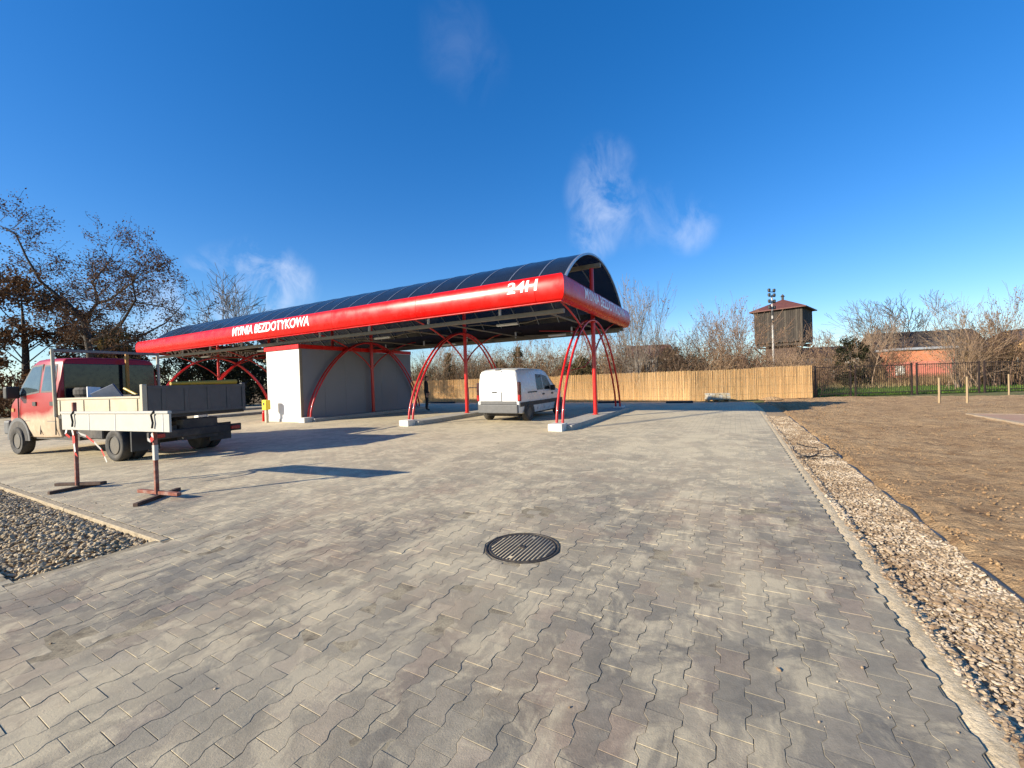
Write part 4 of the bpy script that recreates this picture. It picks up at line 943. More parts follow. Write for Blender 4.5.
for (x, y, hgt, lab) in [(18.3, 17.55, 1.08, 'leftmost pale wooden stake standing in the soil'), (19.0, 17.1, 1.1, 'middle pale wooden stake standing in the soil near the iron fence post'), (27.3, 22.5, 1.12, 'rightmost pale wooden stake near the right picture edge')]:
    loose('wooden_stake', MB().prism([(-.035, -.03), (.035, -.03), (.035, .03), (-.035, .03)], lambda p: (p[0], p[1], -.1), lambda p: (p[0] * .9 + .01, p[1] * .9, hgt)), 'stake', lab, 'stake', (x, y, gz(AB(x, y)[1])), .4, 'survey stakes')

# bent black wire on the gravel
wp = W(5.38, -2.2)
def loop(c, rx, rz, tilt, n=18, a0=0, a1=6.28): return [(c[0] + rx * math.cos(a0 + (a1 - a0) * k / n), c[1] + tilt * math.sin(a0 + (a1 - a0) * k / n), c[2] + rz * math.sin(a0 + (a1 - a0) * k / n)) for k in range(n + 1)]
wr = thing('bent_wire', 'loops of bent black wire lying on the gravel strip', 'wire', (wp.x, wp.y, -.03), -.2); wr.scale = (1.0, 1.0, 1.0)
MB().tube(loop((-.16, 0, .11), .15, .06, .16, 18, 2.2, 5.6) + [(.0, .02, .03), (.16, -.03, .02), (.32, .0, .03), (.36, .06, .08), (.30, .10, .14)], .008, 6).build('wire_loop', 'black_wire', wr, True)
MB().tube([(-.30, -.06, .02), (-.1, -.10, .025), (.04, -.02, .07), (.05, .03, .15), (-.1, .08, .17), (-.22, .12, .21)], .009, 6).build('wire_loop', 'black_wire', wr, True)
MB().tube([(.03, .0, .1), (.18, .05, .13), (.32, .10, .13)], .006, 6).build('wire_end', 'black_wire', wr, True)

# ------------------------------------------------------------------ person
def person(at, rz):
    me = bpy.data.meshes.new('person'); V = []; E_ = []; Rr = []
    def vtx(p, r, par=None):
        V.append(p); Rr.append(r); 
        if par is not None: E_.append((par, len(V) - 1))
        return len(V) - 1
    pel = vtx((0, 0, .95), .15); sp1 = vtx((0, 0, 1.12), .145, pel); ch = vtx((0, 0, 1.32), .165, sp1); nk = vtx((0, .0, 1.48), .07, ch); hd = vtx((0, -.03, 1.58), .085, nk); tp = vtx((0, -.02, 1.70), .085, hd); vtx((0, -.01, 1.755), .045, tp)
    vtx((0, -.115, 1.60), .022, hd)
    for s in (1, -1):
        hp = vtx((s * .10, 0, .90), .10, pel); kn = vtx((s * .12, -.02, .50), .068, hp); an = vtx((s * .12, .02, .10), .05, kn); vtx((s * .13, -.13, .05), .042, an)
        sh = vtx((s * .18, 0, 1.42), .075, ch); el = vtx((s * .25, .03, 1.15), .052, sh); wr_ = vtx((s * .23, -.08, .93), .036, el); pa = vtx((s * .225, -.10, .865), .034, wr_)
        for k in range(4):
            k1 = vtx((s * (.225 + .002 * k), -.135 + .022 * k, .815 - .006 * (k in (1, 2))), .009, pa); vtx((s * .215, -.14 + .022 * k, .775), .008, k1)
        th_ = vtx((s * .20, -.145, .85), .010, pa); vtx((s * .19, -.165, .82), .008, th_)
    me.from_pydata(V, E_, []); o = bpy.data.objects.new('person_tmp', me); COL.objects.link(o)
    sk = o.modifiers.new('s', 'SKIN'); 
    for i, r in enumerate(Rr): me.skin_vertices[0].data[i].radius = (r, r * .8 if i < 3 else r)
    me.skin_vertices[0].data[0].use_root = True
    o.modifiers.new('d', 'SUBSURF').render_levels = 2; o.modifiers['d'].levels = 2
    dg = bpy.context.evaluated_depsgraph_get(); m2 = bpy.data.meshes.new_from_object(o.evaluated_get(dg)); bpy.data.objects.remove(o)
    m2.materials.clear()
    for k in ('cloth_dark', 'skin', 'hair', 'plastic_black'): m2.materials.append(MATS[k])
    for pl in m2.polygons:
        c = pl.center; pl.material_index = 0; pl.use_smooth = True
        if c.z > 1.52: pl.material_index = 2 if (c.z > 1.66 or c.y > .02) else 1
        elif c.z < .90 and abs(c.x) > .17 and c.z > .7: pl.material_index = 1
        elif c.z < .12: pl.material_index = 3
    ob = bpy.data.objects.new('person', m2); COL.objects.link(ob); ob.location = at; ob.rotation_euler = (0, 0, rz)
    return tag(ob, 'person in dark clothes standing beside the equipment room, far end', 'person')
person((-4.30, 20.5, 0), 1.9)

# ------------------------------------------------------------------ trees and shrubs
def grow(wood, leaves, p, d, length, r, depth, rg, spec):
    """recursive branch: spec has n children, angle, ratio, upward pull, leaf rate"""
    nseg = 4 if depth > 1 else 3; pts = [p.copy()]; rs = [r]; q = p.copy(); dd = d.copy()
    for k in range(nseg):
        dd = (dd + Vector((rg.gauss(0, spec['wob']), rg.gauss(0, spec['wob']), rg.gauss(0, spec['wob']) + spec['up']))).normalized()
        q = q + dd * (length / nseg); pts.append(q.copy()); rs.append(max(spec['rmin'], r * (1 - .62 * (k + 1) / nseg)))
    wood.tube(pts, rs, 6 if depth >= spec['depth'] - 1 else (4 if depth > 0 else 3), False)
    if depth <= spec.get('leafdepth', 1) and leaves is not None and spec['leaf'] > 0:
        for k in range(spec['leaf']):
            if rg.random() > spec.get('leafp', 1): continue
            t = rg.random(); i = min(nseg - 1, int(t * nseg)); c = pts[i].lerp(pts[i + 1], t * nseg - i) + Vector((rg.gauss(0, 1), rg.gauss(0, 1), rg.gauss(0, 1))) * spec['lspread']
            leaf(leaves, c, spec['lsize'] * rg.uniform(.6, 1.3), rg)
    if depth == 0: return
    nch = spec['n'][min(depth, len(spec['n']) - 1)]
    for k in range(nch):
        t = rg.uniform(spec.get('t0', .25), 1.0) if k else 1.0; i = min(nseg - 1, int(t * nseg)); c = pts[i].lerp(pts[i + 1], t * nseg - i)
        ax = Vector((rg.gauss(0, 1), rg.gauss(0, 1), rg.gauss(0, 1))); ax = (ax - dd * ax.dot(dd)).normalized()
        an = R(rg.uniform(*spec['ang'])) * (.45 if k == 0 else 1); nd = (dd * math.cos(an) + ax * math.sin(an)).normalized()
        rr_ = rs[i] * (.8 if k == 0 else rg.uniform(.5, .7)); grow(wood, leaves, c, nd, length * rg.uniform(*spec['ratio']), max(spec['rmin'], rr_), depth - 1, rg, spec)
def leaf(mb, c, s, rg):
    n = Vector((rg.gauss(0, 1), rg.gauss(0, 1), rg.gauss(0, 1))).normalized(); a = n.orthogonal().normalized(); b = n.cross(a); f = rg.random() * 6.28
    u = a * math.cos(f) + b * math.sin(f); v = n.cross(u)
    mb.add([tuple(c - u * s), tuple(c + v * s * .5 + n * s * .15), tuple(c + u * s), tuple(c - v * s * .5 + n * s * .15)], [(0, 1, 2, 3)], rg.random())
def make_plant(name, wood, leaves, wm, lm, loc, rz=0, sc=1, label='', cat='shrub', group=None, wname='branches', lname='foliage'):
    t = thing(name, label, cat, loc, rz, group); t.scale = (sc, sc, sc)
    wood.build(wname, wm, t, True)
    if leaves is not None and leaves.v: leaves.build(lname, lm, t)
    return t

# big oak on the left, limbs laid along real positions
rg = random.Random(44); wd = MB(); lv = MB(); TY = 18.0; base = Vector((-18.4, TY, 0))
def lp(x, z, dy=0): return Vector((x + 18.4, dy, z))
limbs = [([lp(-18.4, 0), lp(-18.45, 1.4), lp(-18.5, 3.5), lp(-18.62, 5.0, -.1), lp(-19.16, 5.75, -.2), lp(-20.2, 6.9, -.5), lp(-20.7, 8.0, -.6), lp(-21.1, 9.2, -.7), lp(-22.0, 9.7, -.9)], [.26, .22, .19, .17, .13, .09, .06, .04, .018]),
         ([lp(-18.62, 5.0, -.1), lp(-18.55, 6.0, .5), lp(-19.0, 6.75, .9), lp(-19.55, 7.3, 1.3), lp(-19.15, 8.1, 1.6), lp(-18.9, 8.9, 1.8)], [.12, .09, .075, .055, .04, .018]),
         ([lp(-18.55, 6.0, .5), lp(-17.7, 6.1, .3), lp(-16.8, 6.3, -.2), lp(-15.7, 6.7, -.6), lp(-15.0, 7.1, -.8)], [.085, .07, .05, .035, .015]),
         ([lp(-18.5, 4.0), lp(-17.1, 4.35, -.4), lp(-16.2, 4.75, -.7), lp(-15.3, 5.8, -.9), lp(-15.25, 6.6, -1.1), lp(-14.6, 7.3, -1.3)], [.12, .10, .08, .06, .04, .015]),
         ([lp(-15.4, 5.7, -.9), lp(-14.3, 5.5, -.6), lp(-13.4, 5.05, -.4)], [.05, .035, .012]),
         ([lp(-18.5, 3.7), lp(-19.5, 4.6, 1.0), lp(-20.6, 5.6, 1.8), lp(-21.8, 6.2, 2.2)], [.11, .08, .05, .02]),
         ([lp(-18.5, 3.3), lp(-17.6, 4.2, 1.4), lp(-16.6, 5.2, 2.3), lp(-16.0, 6.3, 2.8)], [.10, .08, .05, .02]),
         ([lp(-19.16, 5.75, -.2), lp(-19.9, 5.9, -1.2), lp(-21.0, 6.3, -1.8), lp(-22.2, 6.6, -2.2)], [.09, .06, .04, .015])]
SP_OAK = dict(wob=.22, up=.02, rmin=.007, n=[0, 3, 3, 3], ang=(25, 65), ratio=(.55, .8), leaf=14, leafp=.9, lspread=.12, lsize=.052, depth=4, leafdepth=1)
for pts, rs in limbs:
    rs = [q * .72 for q in rs]; wd.tube(pts, rs, 8, False)
    for k in range(2 if pts[0].z < 1 else 0, len(pts) - 1):
        if pts[k].z < 3.4: continue
        for q in range(4 if k else 2):
            t = rg.random(); c = pts[k].lerp(pts[k + 1], t); d = (pts[k + 1] - pts[k]).normalized(); ax = Vector((rg.gauss(0, 1), rg.gauss(0, 1), rg.gauss(0, .7))).normalized()
            grow(wd, lv, c, (d * .45 + ax).normalized(), rg.uniform(.75, 1.35), max(.012, rs[k + 1] * .45), 2, rg, SP_OAK)
    grow(wd, lv, pts[-1], (pts[-1] - pts[-2]).normalized(), .9, rs[-1], 2, rg, SP_OAK)
make_plant('oak_tree', wd, lv, 'bark_dark', 'leaf_brown', (-27.6, 27, -.5), 0, 1.33, 'large oak with sparse brown leaves spreading over the red truck', 'tree', None, 'trunk', 'crown')

def round_tree(seed, h, spread, spec, depth=5, trunk=.3, r0=.16, first=6):
    rg = random.Random(seed); w = MB(); l = MB()
    top = Vector((rg.gauss(0, .15), rg.gauss(0, .15), h * trunk)); w.tube([(0, 0, -.1), tuple(top * .5 + Vector((rg.gauss(0, .06), 0, 0))), tuple(top)], [r0, r0 * .85, r0 * .7], 8, False)
    for k in range(first):
        q = 6.28 * k / first + rg.gauss(0, .3); el = rg.uniform(.5, 1.35) if k else 1.5; d = Vector((math.cos(q) * math.cos(el) * spread, math.sin(q) * math.cos(el) * spread, math.sin(el))).normalized()
        grow(w, l, top * rg.uniform(.75, 1), d, h * rg.uniform(.24, .32), r0 * .5, depth - 1, rg, spec)
    return w, l
S_BARE = dict(wob=.12, up=.05, rmin=.012, n=[0, 3, 3, 3, 3], ang=(18, 48), ratio=(.62, .82), leaf=0, lspread=.1, lsize=.05, depth=4)
w, l = round_tree(51, 15.5, 1.0, dict(S_BARE, rmin=.022), 5, .33, .34, 7)
make_plant('bare_tree', w, None, 'bark_grey', None, (-37.2, 55, 0), 0, 1, 'bare round-crowned tree rising behind the left part of the roof', 'tree', None, 'trunk', 'crown')
w, l = round_tree(52, 13.6, 1.25, dict(S_BARE, rmin=.025), 5, .32, .32, 7)
make_plant('bare_tree', w, None, 'bark_dark', None, (68.6, 71, 0), 0, 1, 'tall dark bare tree rising behind the brick building', 'tree', None, 'trunk', 'crown')
w, l = round_tree(53, 12.0, 1.2, dict(S_BARE, rmin=.022), 5, .3, .28, 7)
make_plant('bare_tree', w, None, 'bark_grey', None, (57.5, 66, 0), 1, 1, 'grey bare tree left of the tall dark one, above the shrubs', 'tree', None, 'trunk', 'crown')

# dense evergreen or ivy-clad trees: clumps of leaves through the volume
def bushy(seed, h, rad, nleaf, ls, base=.0, shape='round'):
    rg = random.Random(seed); w = MB(); l = MB()
    w.tube([(0, 0, -.1), (rg.gauss(0, .1), rg.gauss(0, .1), h * .5), (0, 0, h * .9)], [.05 * rad + .05, .035 * rad + .03, .015], 6, False)
    cl = []
    for k in range(int(34 + 12 * rad)):
        z = base + (h - base) * rg.random() ** .9; t = (z - base) / (h - base)
        rr_ = rad * (math.sqrt(max(0, 1 - (2 * t - .85) ** 2 / 1.4)) if shape == 'round' else (1 - t) * 1.0 + .06); q = rg.random() * 6.28; s = rr_ * math.sqrt(rg.random())
        c = Vector((math.cos(q) * s, math.sin(q) * s, z)); cl.append((c, rg.uniform(.22, .42) * (rad * .45 + .25)))
        if k % 3 == 0: w.tube([(0, 0, max(.1, z - s * .7)), tuple(c * .6 + Vector((0, 0, z * .4 - s * .1))), tuple(c)], [.03, .018, .008], 4, False)
    for k in range(nleaf):
        c, s = rg.choice(cl); leaf(l, c + Vector((rg.gauss(0, 1), rg.gauss(0, 1), rg.gauss(0, .8))) * s * .62, ls * rg.uniform(.6, 1.3), rg)
    return w, l
dark = [bushy(60, 6.4, 2.5, 12000, .085), bushy(61, 3.6, 1.9, 6500, .085), bushy(62, 4.4, 1.7, 6500, .08)]
for (x, y, k, sc, rz, lab, lm) in [(-34.0, 28.6, 0, 1.5, 0, 'dense dark brown-leaved tree at the left picture edge', 'leaf_brown'), (-33, 34.0, 0, 1.1, 2, 'dense dark tree behind the truck cab', 'leaf_dark'),
        (-25.5, 32, 2, 1.25, 1, 'dark evergreen behind the truck bed, left of the oak trunk', 'leaf_dark'), (-23.0, 35.0, 1, 1.5, 3, 'dark evergreen behind the oak trunk', 'leaf_dark'), (-29.5, 31.0, 1, 1.4, 4, 'dark shrub filling the gap behind the red cab roof', 'leaf_brown'),
        (-21.5, 40.5, 1, 1.5, 5, 'dark evergreen seen under the far left canopy end', 'leaf_dark'), (-26.5, 41.0, 2, 1.3, 2.5, 'dark evergreen seen through the far left arch', 'leaf_dark'), (-30.0, 40.0, 2, 1.3, 4.2, 'dark evergreen left of the far left arch', 'leaf_dark'),
        (-17.0, 40.6, 1, 1.4, .7, 'dark evergreen beside the left wall of the equipment room', 'leaf_dark'), (-32.0, 31.0, 0, .95, 1.1, 'dark tree behind the left picture edge', 'leaf_dark')]:
    w, l = dark[k]; make_plant('dense_tree', w, l, 'bark_dark', lm, (x, y, -.3), rz, sc, lab, 'tree', 'dark trees behind the truck', 'trunk', 'crown')
w, l = bushy(63, 4.2, 1.1, 2600, .10); make_plant('yellowing_shrub', w, l, 'bark_dark', 'leaf_yellow', (-29.0, 29.8, -.3), 0, 1.45, 'yellowish shrub just left of the oak trunk', 'shrub', None, 'trunk', 'crown')

# thicket behind the reed fence
S_SAP = dict(wob=.07, up=.07, rmin=.006, n=[0, 3, 5, 4], ang=(14, 38), ratio=(.45, .68), leaf=3, leafp=.35, lspread=.08, lsize=.055, depth=3, t0=.2)
S_BUS = dict(wob=.13, up=.03, rmin=.006, n=[0, 3, 4, 4], ang=(20, 55), ratio=(.5, .72), leaf=5, leafp=.5, lspread=.1, lsize=.06, depth=3, t0=.15)
def stems(seed, n, h, r0, lean, spec, sp=.25):
    rg = random.Random(seed); w = MB(); l = MB()
    for k in range(n):
        q = rg.random() * 6.28; ln_ = rg.uniform(.2, 1) * lean; p = Vector((rg.gauss(0, sp), rg.gauss(0, sp), -.05)); d = Vector((math.cos(q) * ln_, math.sin(q) * ln_, 1)).normalized()
        grow(w, l, p, d, h * rg.uniform(.45, .62), r0 * rg.uniform(.6, 1), 3, rg, spec)
    return w, l
protos = {}
def proto(key, wl__, wm, lm):
    t = make_plant('shrub', wl__[0], wl__[1], wm, lm, (0, 0, -50), 0, 1, 'x', 'shrub', None, 'stems', 'leaves'); protos[key] = t
proto('sapA', stems(71, 3, 5.6, .035, .12, S_SAP), 'bark_tan', 'leaf_tan'); proto('sapB', stems(72, 4, 6.2, .04, .16, dict(S_SAP, leafp=.15)), 'bark_grey', 'leaf_tan')
proto('sapC', stems(73, 5, 5.2, .03, .25, dict(S_SAP, leafp=.6)), 'bark_red', 'leaf_tan'); proto('busA', stems(74, 9, 3.6, .03, .5, S_BUS, .5), 'bark_red', 'leaf_tan')
proto('busB', stems(75, 9, 4.0, .03, .55, dict(S_BUS, leafp=.25), .5), 'bark_tan', 'leaf_tan'); proto('busC', stems(76, 8, 3.2, .03, .6, dict(S_BUS, leafp=.8), .5), 'bark_grey', 'leaf_olive')
KIND = {'sapA': 'tall thin tan-stemmed sapling', 'sapB': 'tall bare grey sapling', 'sapC': 'reddish sapling with dry leaves', 'busA': 'tangled red-brown bush', 'busB': 'tangled tan bush', 'busC': 'low olive-leaved bush'}
used = set(); labels = set()
def place(key, x, y, sc, rz, label=None, group=None):
    p = protos[key]
    if key not in used: used.add(key); t = p
    else: t = copy_tree(p)
    t.location = (x, y, -.28); t.scale = (sc, sc, sc * random.uniform(.9, 1.1)); t.rotation_euler = (0, 0, rz)
    t.name = 'sapling' if key.startswith('sap') else 'bush'
    t['label'] = label or (KIND[key] + ' in the brown thicket behind the reed fence'); t['category'] = 'sapling' if key.startswith('sap') else 'bush'; t['group'] = group or ('thicket ' + KIND[key] + 's')
    return t
rg = random.Random(81)
def at_px(x, dist):      # a place dist metres out along the ground in the direction seen at column x
    q = pixdir(x, 375); k = dist / math.hypot(q.x, q.y); return q.x * k, q.y * k
# behind the reed fence, left to right
spots = []
for i in range(46):
    x = 425 + 390 * (i + rg.random()) / 46; near_d = 37 if x < 560 else (32 if x < 660 else 32)
    key = rg.choice(['sapA', 'sapB', 'sapC', 'busA', 'busA', 'busB', 'busB', 'busC'] if x < 610 else ['sapA', 'sapA', 'sapB', 'sapC', 'busA', 'busB', 'sapC'])
    tw_ = .72 if 748 < x < 818 else 1
    if tw_ < 1: key = rg.choice(['busA', 'busB'])
    spots.append((key, x, near_d + rg.uniform(0, 9), rg.uniform(1.0, 1.35) if x < 610 else rg.uniform(.95, 1.22) * tw_))
ZONES = [(441, 'close to the person in dark clothes'), (466, 'left of the middle column'), (486, 'between the middle column and the van'), (510, 'above the left half of the van'), (530, 'above the right half of the van'), (558, 'above the van bonnet'), (577, 'left of the right arched legs'), (597, 'just left of the right column'), (617, 'just right of the right column'), (634, 'under the right canopy corner'), (652, 'in front of the white house'), (668, 'right of the white house'), (694, 'above the black roll'), (712, 'just left of the paver stack'), (738, 'above the paver stack'), (757, 'left of the water tower'), (772, 'under the left part of the water tower'), (790, 'under the middle of the water tower'), (2000, 'near the right end of the reed fence')]
named = {}
for sp_k in spots:
    key, x, dd, sc = sp_k; lab = KIND[key] + ' behind the reed fence, ' + next(t for q, t in ZONES if x < q)
    named.setdefault(lab.replace('behind the reed fence, under', 'under').replace('behind the reed fence, near', 'near'), []).append(sp_k)
for lab, mem in named.items():
    mem.sort(key=lambda q: q[2])
    for k, (key, x, dd, sc) in enumerate(mem):
        pre = '' if len(mem) == 1 else (('nearer ', 'farther ')[k] if len(mem) == 2 else ('nearest ', 'middle ', 'farthest ', 'hindmost ')[min(k, 3)])
        X, Y = at_px(x, dd); place(key, X, Y, sc, rg.random() * 6.28, pre + lab, 'thicket behind the reed fence')
for (key, x, dd, sc, lab) in [('sapB', 640, 27, 1.18, 'tallest bare grey saplings right of the canopy end'), ('sapB', 655, 30, 1.22, 'bare grey sapling behind the tallest ones right of the canopy end'), ('sapB', 629, 29, 1.05, 'bare grey sapling nearest the right canopy corner'),
        ('sapC', 748, 30, 1.0, 'reddish sapling left of the floodlight pole'), ('sapC', 762, 33, .72, 'reddish sapling in front of the water tower legs'), ('sapA', 783, 33, .8, 'thin tan sapling right of the pole before the tower'), ('sapC', 806, 36, .78, 'reddish sapling at the right side of the tower base'),
        ('sapC', 829, 40, 1.02, 'reddish sapling before the pale low house'), ('busA', 820, 39, 1.0, 'red-brown bush at the end of the reed fence'), ('busB', 838, 42, 1.1, 'tan bush before the pale low house wall'),
        ('sapA', 866, 38, 1.08, 'leaning tan sapling left of the brick building'), ('sapA', 876, 41, 1.1, 'tan sapling close to the brick building, left side'), ('busB', 870, 44, 1.25, 'wide tan bush left of the brick building'), ('sapC', 892, 42, 1.0, 'reddish sapling just left of the brick wall'), ('busA', 888, 40, .95, 'red-brown bush before the left brick corner'),
        ('sapB', 958, 36, 1.15, 'tall grey sapling right of the brick building'), ('sapA', 968, 35, 1.15, 'tallest tan sapling behind the double fence post'), ('busB', 975, 37, 1.3, 'wide tan bush behind the double fence post'), ('sapC', 984, 38, 1.05, 'reddish sapling between brick building and ochre house'), ('busB', 962, 34, 1.0, 'tan bush just right of the brick wall'),
        ('sapC', 1000, 38, 1.12, 'reddish sapling left of the ochre house'), ('sapC', 1016, 39, 1.15, 'reddish sapling in front of the ochre house'), ('busA', 1008, 40, 1.2, 'red-brown bush before the ochre house'), ('busA', 1040, 38, 1.2, 'red-brown bush past the right picture edge'), ('busC', 992, 42, 1.1, 'olive bush left of the ochre house')]:
    X, Y = at_px(x, dd * (1.1 if x < 815 else 1.3)); place(key, X, Y, sc * (1.05 if x < 815 else 1.0), rg.random() * 6.28, lab, 'shrubs')
for key, p in protos.items():
    if key not in used: bpy.data.objects.remove(p)
ev = [bushy(91, 3.6, 1.15, 3000, .085), bushy(92, 4.4, 1.0, 2600, .085, 0, 'cone')]
for (x, dd, k, sc, lab) in [(519, 33, 1, 1.0, 'dark conifer seen above the white van'), (449, 35, 1, .95, 'dark conifer seen left of the middle column'), (672, 33, 0, 1.0, 'dark evergreen bush right of the white house'), (690, 35, 0, .85, 'small evergreen bush among the saplings right of the white house'), (851, 43, 0, 1.12, 'dark evergreen bush between reed fence end and brick building'), (500, 36, 0, .9, 'olive bush seen just left of the van roof'), (582, 31, 0, .85, 'olive bush seen between the right arched legs')]:
    X, Y = at_px(x, dd * 1.15); sc *= 1.1; w, l = ev[k]; make_plant('evergreen', w, l, 'bark_dark', 'leaf_olive' if x not in (851,) else 'leaf_dark', (X, Y, -.3), x, sc, lab, 'evergreen', 'evergreens in the thicket', 'trunk', 'crown')
# the mass of brush between them
th = MB(); rg = random.Random(95)
for i in range(15000):
    x = rg.uniform(415, 1060); dd = rg.uniform(35, 50) if x < 815 else rg.uniform(50, 64); X, Y = at_px(x, dd); h_ = .4 + (4.2 if x < 600 else 3.4 if x < 745 else 1.7) * rg.random() ** 1.4 if x < 815 else .4 + 2.6 * rg.random() ** 1.3
    if 885 < x < 960: h_ *= .3
    z0 = rg.uniform(0, h_ * .5); lx, ly = rg.gauss(0, .28) * h_, rg.gauss(0, .28) * h_
    th.tube([(X, Y, z0 - .3), (X + lx * .45 + rg.gauss(0, .06), Y + ly * .45, z0 + (h_ - z0) * .55), (X + lx, Y + ly, h_)], [.011, .008, .004], 3, False, rg.random())
tag(stuff(th.build('brush', 'leaf_tan')), 'mass of dry brown brush behind the fences', 'brush')
# far wood on the skyline
fw_ = MB(); rg = random.Random(97)
for i in range(5200):
    an = rg.uniform(-58, 60); dd = rg.uniform(95, 125); X, Y = dd * math.sin(R(an)), dd * math.cos(R(an)); h_ = rg.uniform(1.5, 6.0) + 1.3 * noise.noise(Vector((an * .25, 0, 0)))
    fw_.tube([(X, Y, 0), (X + rg.gauss(0, .5), Y, h_ * .6), (X + rg.gauss(0, .9), Y, h_)], [.10, .07, .03], 3, False, rg.random())
tag(stuff(fw_.build('distant_wood', 'leaf_brown')), 'far brown wood along the skyline', 'wood')

# ------------------------------------------------------------------ water tower, pole, houses
tw = thing('water_tower', 'old water tower with a dark timber box and red-brown hipped roof', 'water tower', (40.3, 60.5, -.3), -.82)
hw = 2.95; z0, z1 = 5.9, 10.6
MB().box(-hw + .12, hw - .12, -hw + .12, hw - .12, z0 + .03, z1).build('core', 'roof_dark', tw)
rg = random.Random(101); nbd = 22; bw = 2 * hw / nbd
for side in range(4):
    for k in range(nbd):
        x = -hw + bw * (k + .5); zz = z0 - rg.uniform(0, .18)
        o = MB().obox((x, -hw - .02 + rg.gauss(0, .012), (zz + z1) / 2), (bw - .02, .05, z1 - zz), (0, 0, 0)).build('plank', 'timber_pale' if rg.random() < .28 else 'timber_tower', tw); o.rotation_euler = (0, 0, side * math.pi / 2)
rfm = MB(); e = hw + .55; vs = [(-e, -e, z1 - .12), (e, -e, z1 - .12), (e, e, z1 - .12), (-e, e, z1 - .12), (0, 0, z1 + 1.75), (-e, -e, z1 + .02), (e, -e, z1 + .02), (e, e, z1 + .02), (-e, e, z1 + .02)]
rfm.add(vs, [(3, 2, 1, 0), (5, 6, 4), (6, 7, 4), (7, 8, 4), (8, 5, 4), (0, 1, 6, 5), (1, 2, 7, 6), (2, 3, 8, 7), (3, 0, 5, 8)]); rfo = rfm.build('roof', 'roof_red', tw)
MB().lathe([(.16, z1 + 1.6), (.16, z1 + 2.1), (.30, z1 + 2.15), (.05, z1 + 2.5)], 10).build('finial', 'roof_dark', rfo)
MB().box(-1.9, 1.9, -1.9, 1.9, 0, 5.2).build('brick_base', 'brick_dark', tw, bevel=.02)
for s in (-1, 1):
    MB().box(-hw, hw, s * 2.6 - .12, s * 2.6 + .12, 5.40, 5.72).build('floor_beam', 'timber_tower', tw); MB().box(s * 2.6 - .12, s * 2.6 + .12, -hw, hw, 5.2, 5.39).build('floor_beam', 'timber_tower', tw)
    for q in (-1, 1): MB().tube([(s * 1.85, q * 1.85, 3.7), (s * 3.1, q * 3.1, 5.4)], .12, 6).build('strut', 'timber_tower', tw)
for x in (-1.1, 1.1): MB().box(x - .45, x + .45, -1.96, -1.901, 1.6, 3.2).build('window', 'glass_dark', tw)
pl = thing('signal_pole', 'pale pole with dark fittings at its top in front of the water tower', 'pole', (25.6, 40, 0), .3)
MB().tube([(0, 0, 0), (0, 0, 8.9)], [.10, .07], 10).build('pole', 'pole_white', pl, True)
for k, z in enumerate((7.55, 8.15, 8.75, 9.2)):
    MB().tube([(-.42, 0, z), (.42, 0, z)], .04, 6).build('cross_arm', 'grey_steel', pl)
    for x in (-.34, .30): MB().lathe([(.05, z), (.13, z + .05), (.13, z + .28), (.06, z + .32)], 10, (x, 0, 0)).build('fitting', 'plastic_black', pl)
for z in (6.1, 6.9): MB().lathe([(.105, z), (.105, z + .5)], 10).build('dark_band', 'plastic_black', pl)

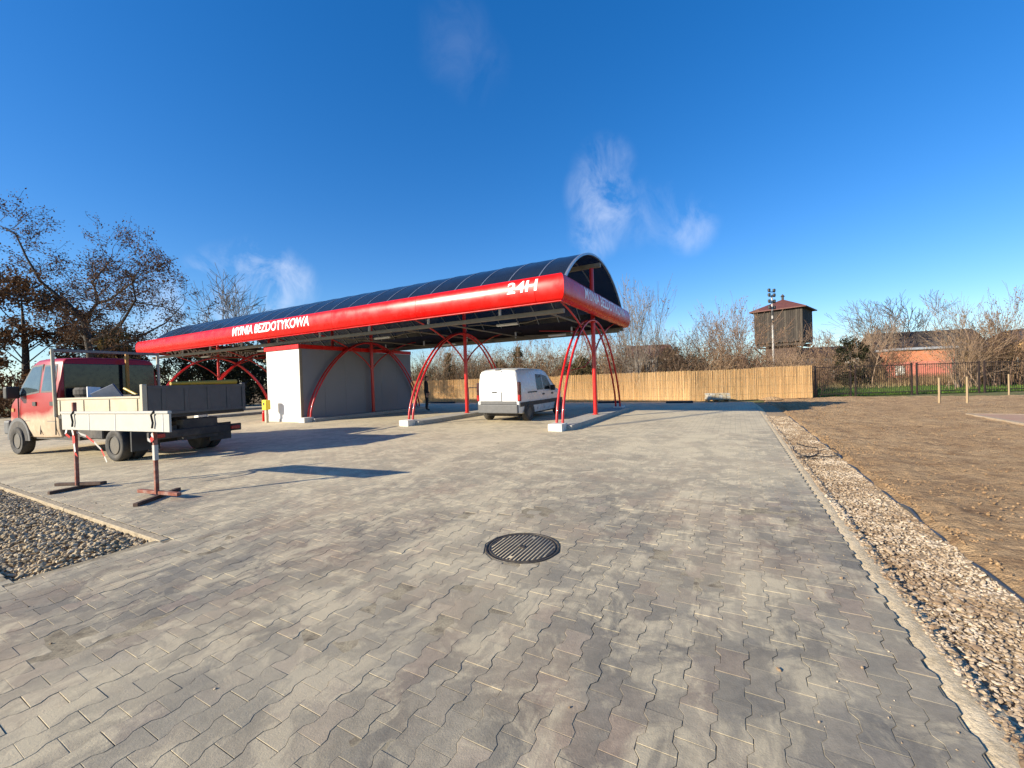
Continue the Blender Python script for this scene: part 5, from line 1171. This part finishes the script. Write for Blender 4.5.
def house(name, label, loc, rz, w, d, h, rise, wm, rm_, over=.3, hip=False, gable_x=True, windows=(), chimney=None, low=None):
    t = thing(name, label, 'building', loc, rz); 
    poly = [(-w / 2, 0), (w / 2, 0), (w / 2, h), (0, h + rise), (-w / 2, h)] if gable_x else None
    if gable_x: MB().prism(poly, lambda p: (p[0], -d / 2, p[1]), lambda p: (p[0], d / 2, p[1])).build('wall', wm, t)
    else: MB().prism([(-d / 2, 0), (d / 2, 0), (d / 2, h), (0, h + rise), (-d / 2, h)], lambda p: (-w / 2, p[0], p[1]), lambda p: (w / 2, p[0], p[1])).build('wall', wm, t)
    half = w / 2 if gable_x else d / 2; ln_ = d / 2 if gable_x else w / 2; sl = rise / half
    for s in (-1, 1):
        pts = [(0, h + rise + .03), (s * (half + over), h - over * sl + .03), (s * (half + over), h - over * sl + .15), (0, h + rise + .15)]
        f = (lambda p, q: (p[0], q, p[1])) if gable_x else (lambda p, q: (q, p[0], p[1]))
        rf_ = MB().prism(pts, lambda p: f(p, -ln_ - over), lambda p: f(p, ln_ + over)).build('roof', rm_, t)
    for (x, z, ww, hh) in windows:
        wn_ = MB().box(x - ww / 2, x + ww / 2, -d / 2 - .05, -d / 2 - .002, z, z + hh).build('window', 'plaster', t); MB().box(x - ww / 2 + .08, x + ww / 2 - .08, -d / 2 - .07, -d / 2 - .052, z + .08, z + hh - .08).build('pane', 'glass_dark', wn_)
    if chimney: MB().box(chimney[0] - .3, chimney[0] + .3, -.3, .3, h, h + rise + 1.0).build('chimney', 'brick_dark', t)
    return t
house('white_house', 'small pale house behind the thicket right of the canopy', (16.7, 50, 0), -.2, 4.6, 6, 3.6, 1.4, 'plaster', 'roof_red', windows=((-1.0, 1.5, .9, 1.2), (1.1, 1.5, .9, 1.2)), gable_x=False)
house('low_house', 'low pale house with brown roof right of the water tower', (48.3, 64, 0), -.3, 7.5, 6, 3.4, 1.5, 'plaster', 'roof_dark', gable_x=False, windows=((-1.8, 1.2, 1, 1.3), (1.2, 1.2, 1, 1.3)))
bb = thing('brick_shed', 'orange brick shed with a grey flat roof behind the iron fence', 'building', (61.0, 60.5, 0), -.28)
MB().box(-3.5, 3.6, 0, 5, 2.3, 4.0).build('wall', 'brick_orange', bb); MB().box(-3.52, 3.62, -.02, 5, -.05, 2.298).build('wall', 'brick_pink', bb)
MB().box(-3.8, 4.0, -.35, 5.3, 4.02, 4.35).build('roof', 'roof_grey', bb, bevel=.02)
MB().box(-3.55, -2.6, -.30, -.03, .3, 1.7).build('sign_board', 'plaster', bb)
house('dark_barn', 'long barn with a dark roof and pale gable edge behind the brick shed', (69.5, 70, 0), -.30, 13.5, 9, 4.0, 3.4, 'brick_dark', 'roof_dark', gable_x=False, over=.5)
house('ochre_house', 'ochre gabled house at the right picture edge', (56.5, 45, 0), -.5, 7, 8, 2.9, 2.3, 'plaster_ochre', 'roof_dark', windows=((-1.6, 1.0, 1.4, 1.1), (1.6, 1.0, 1.4, 1.1)))
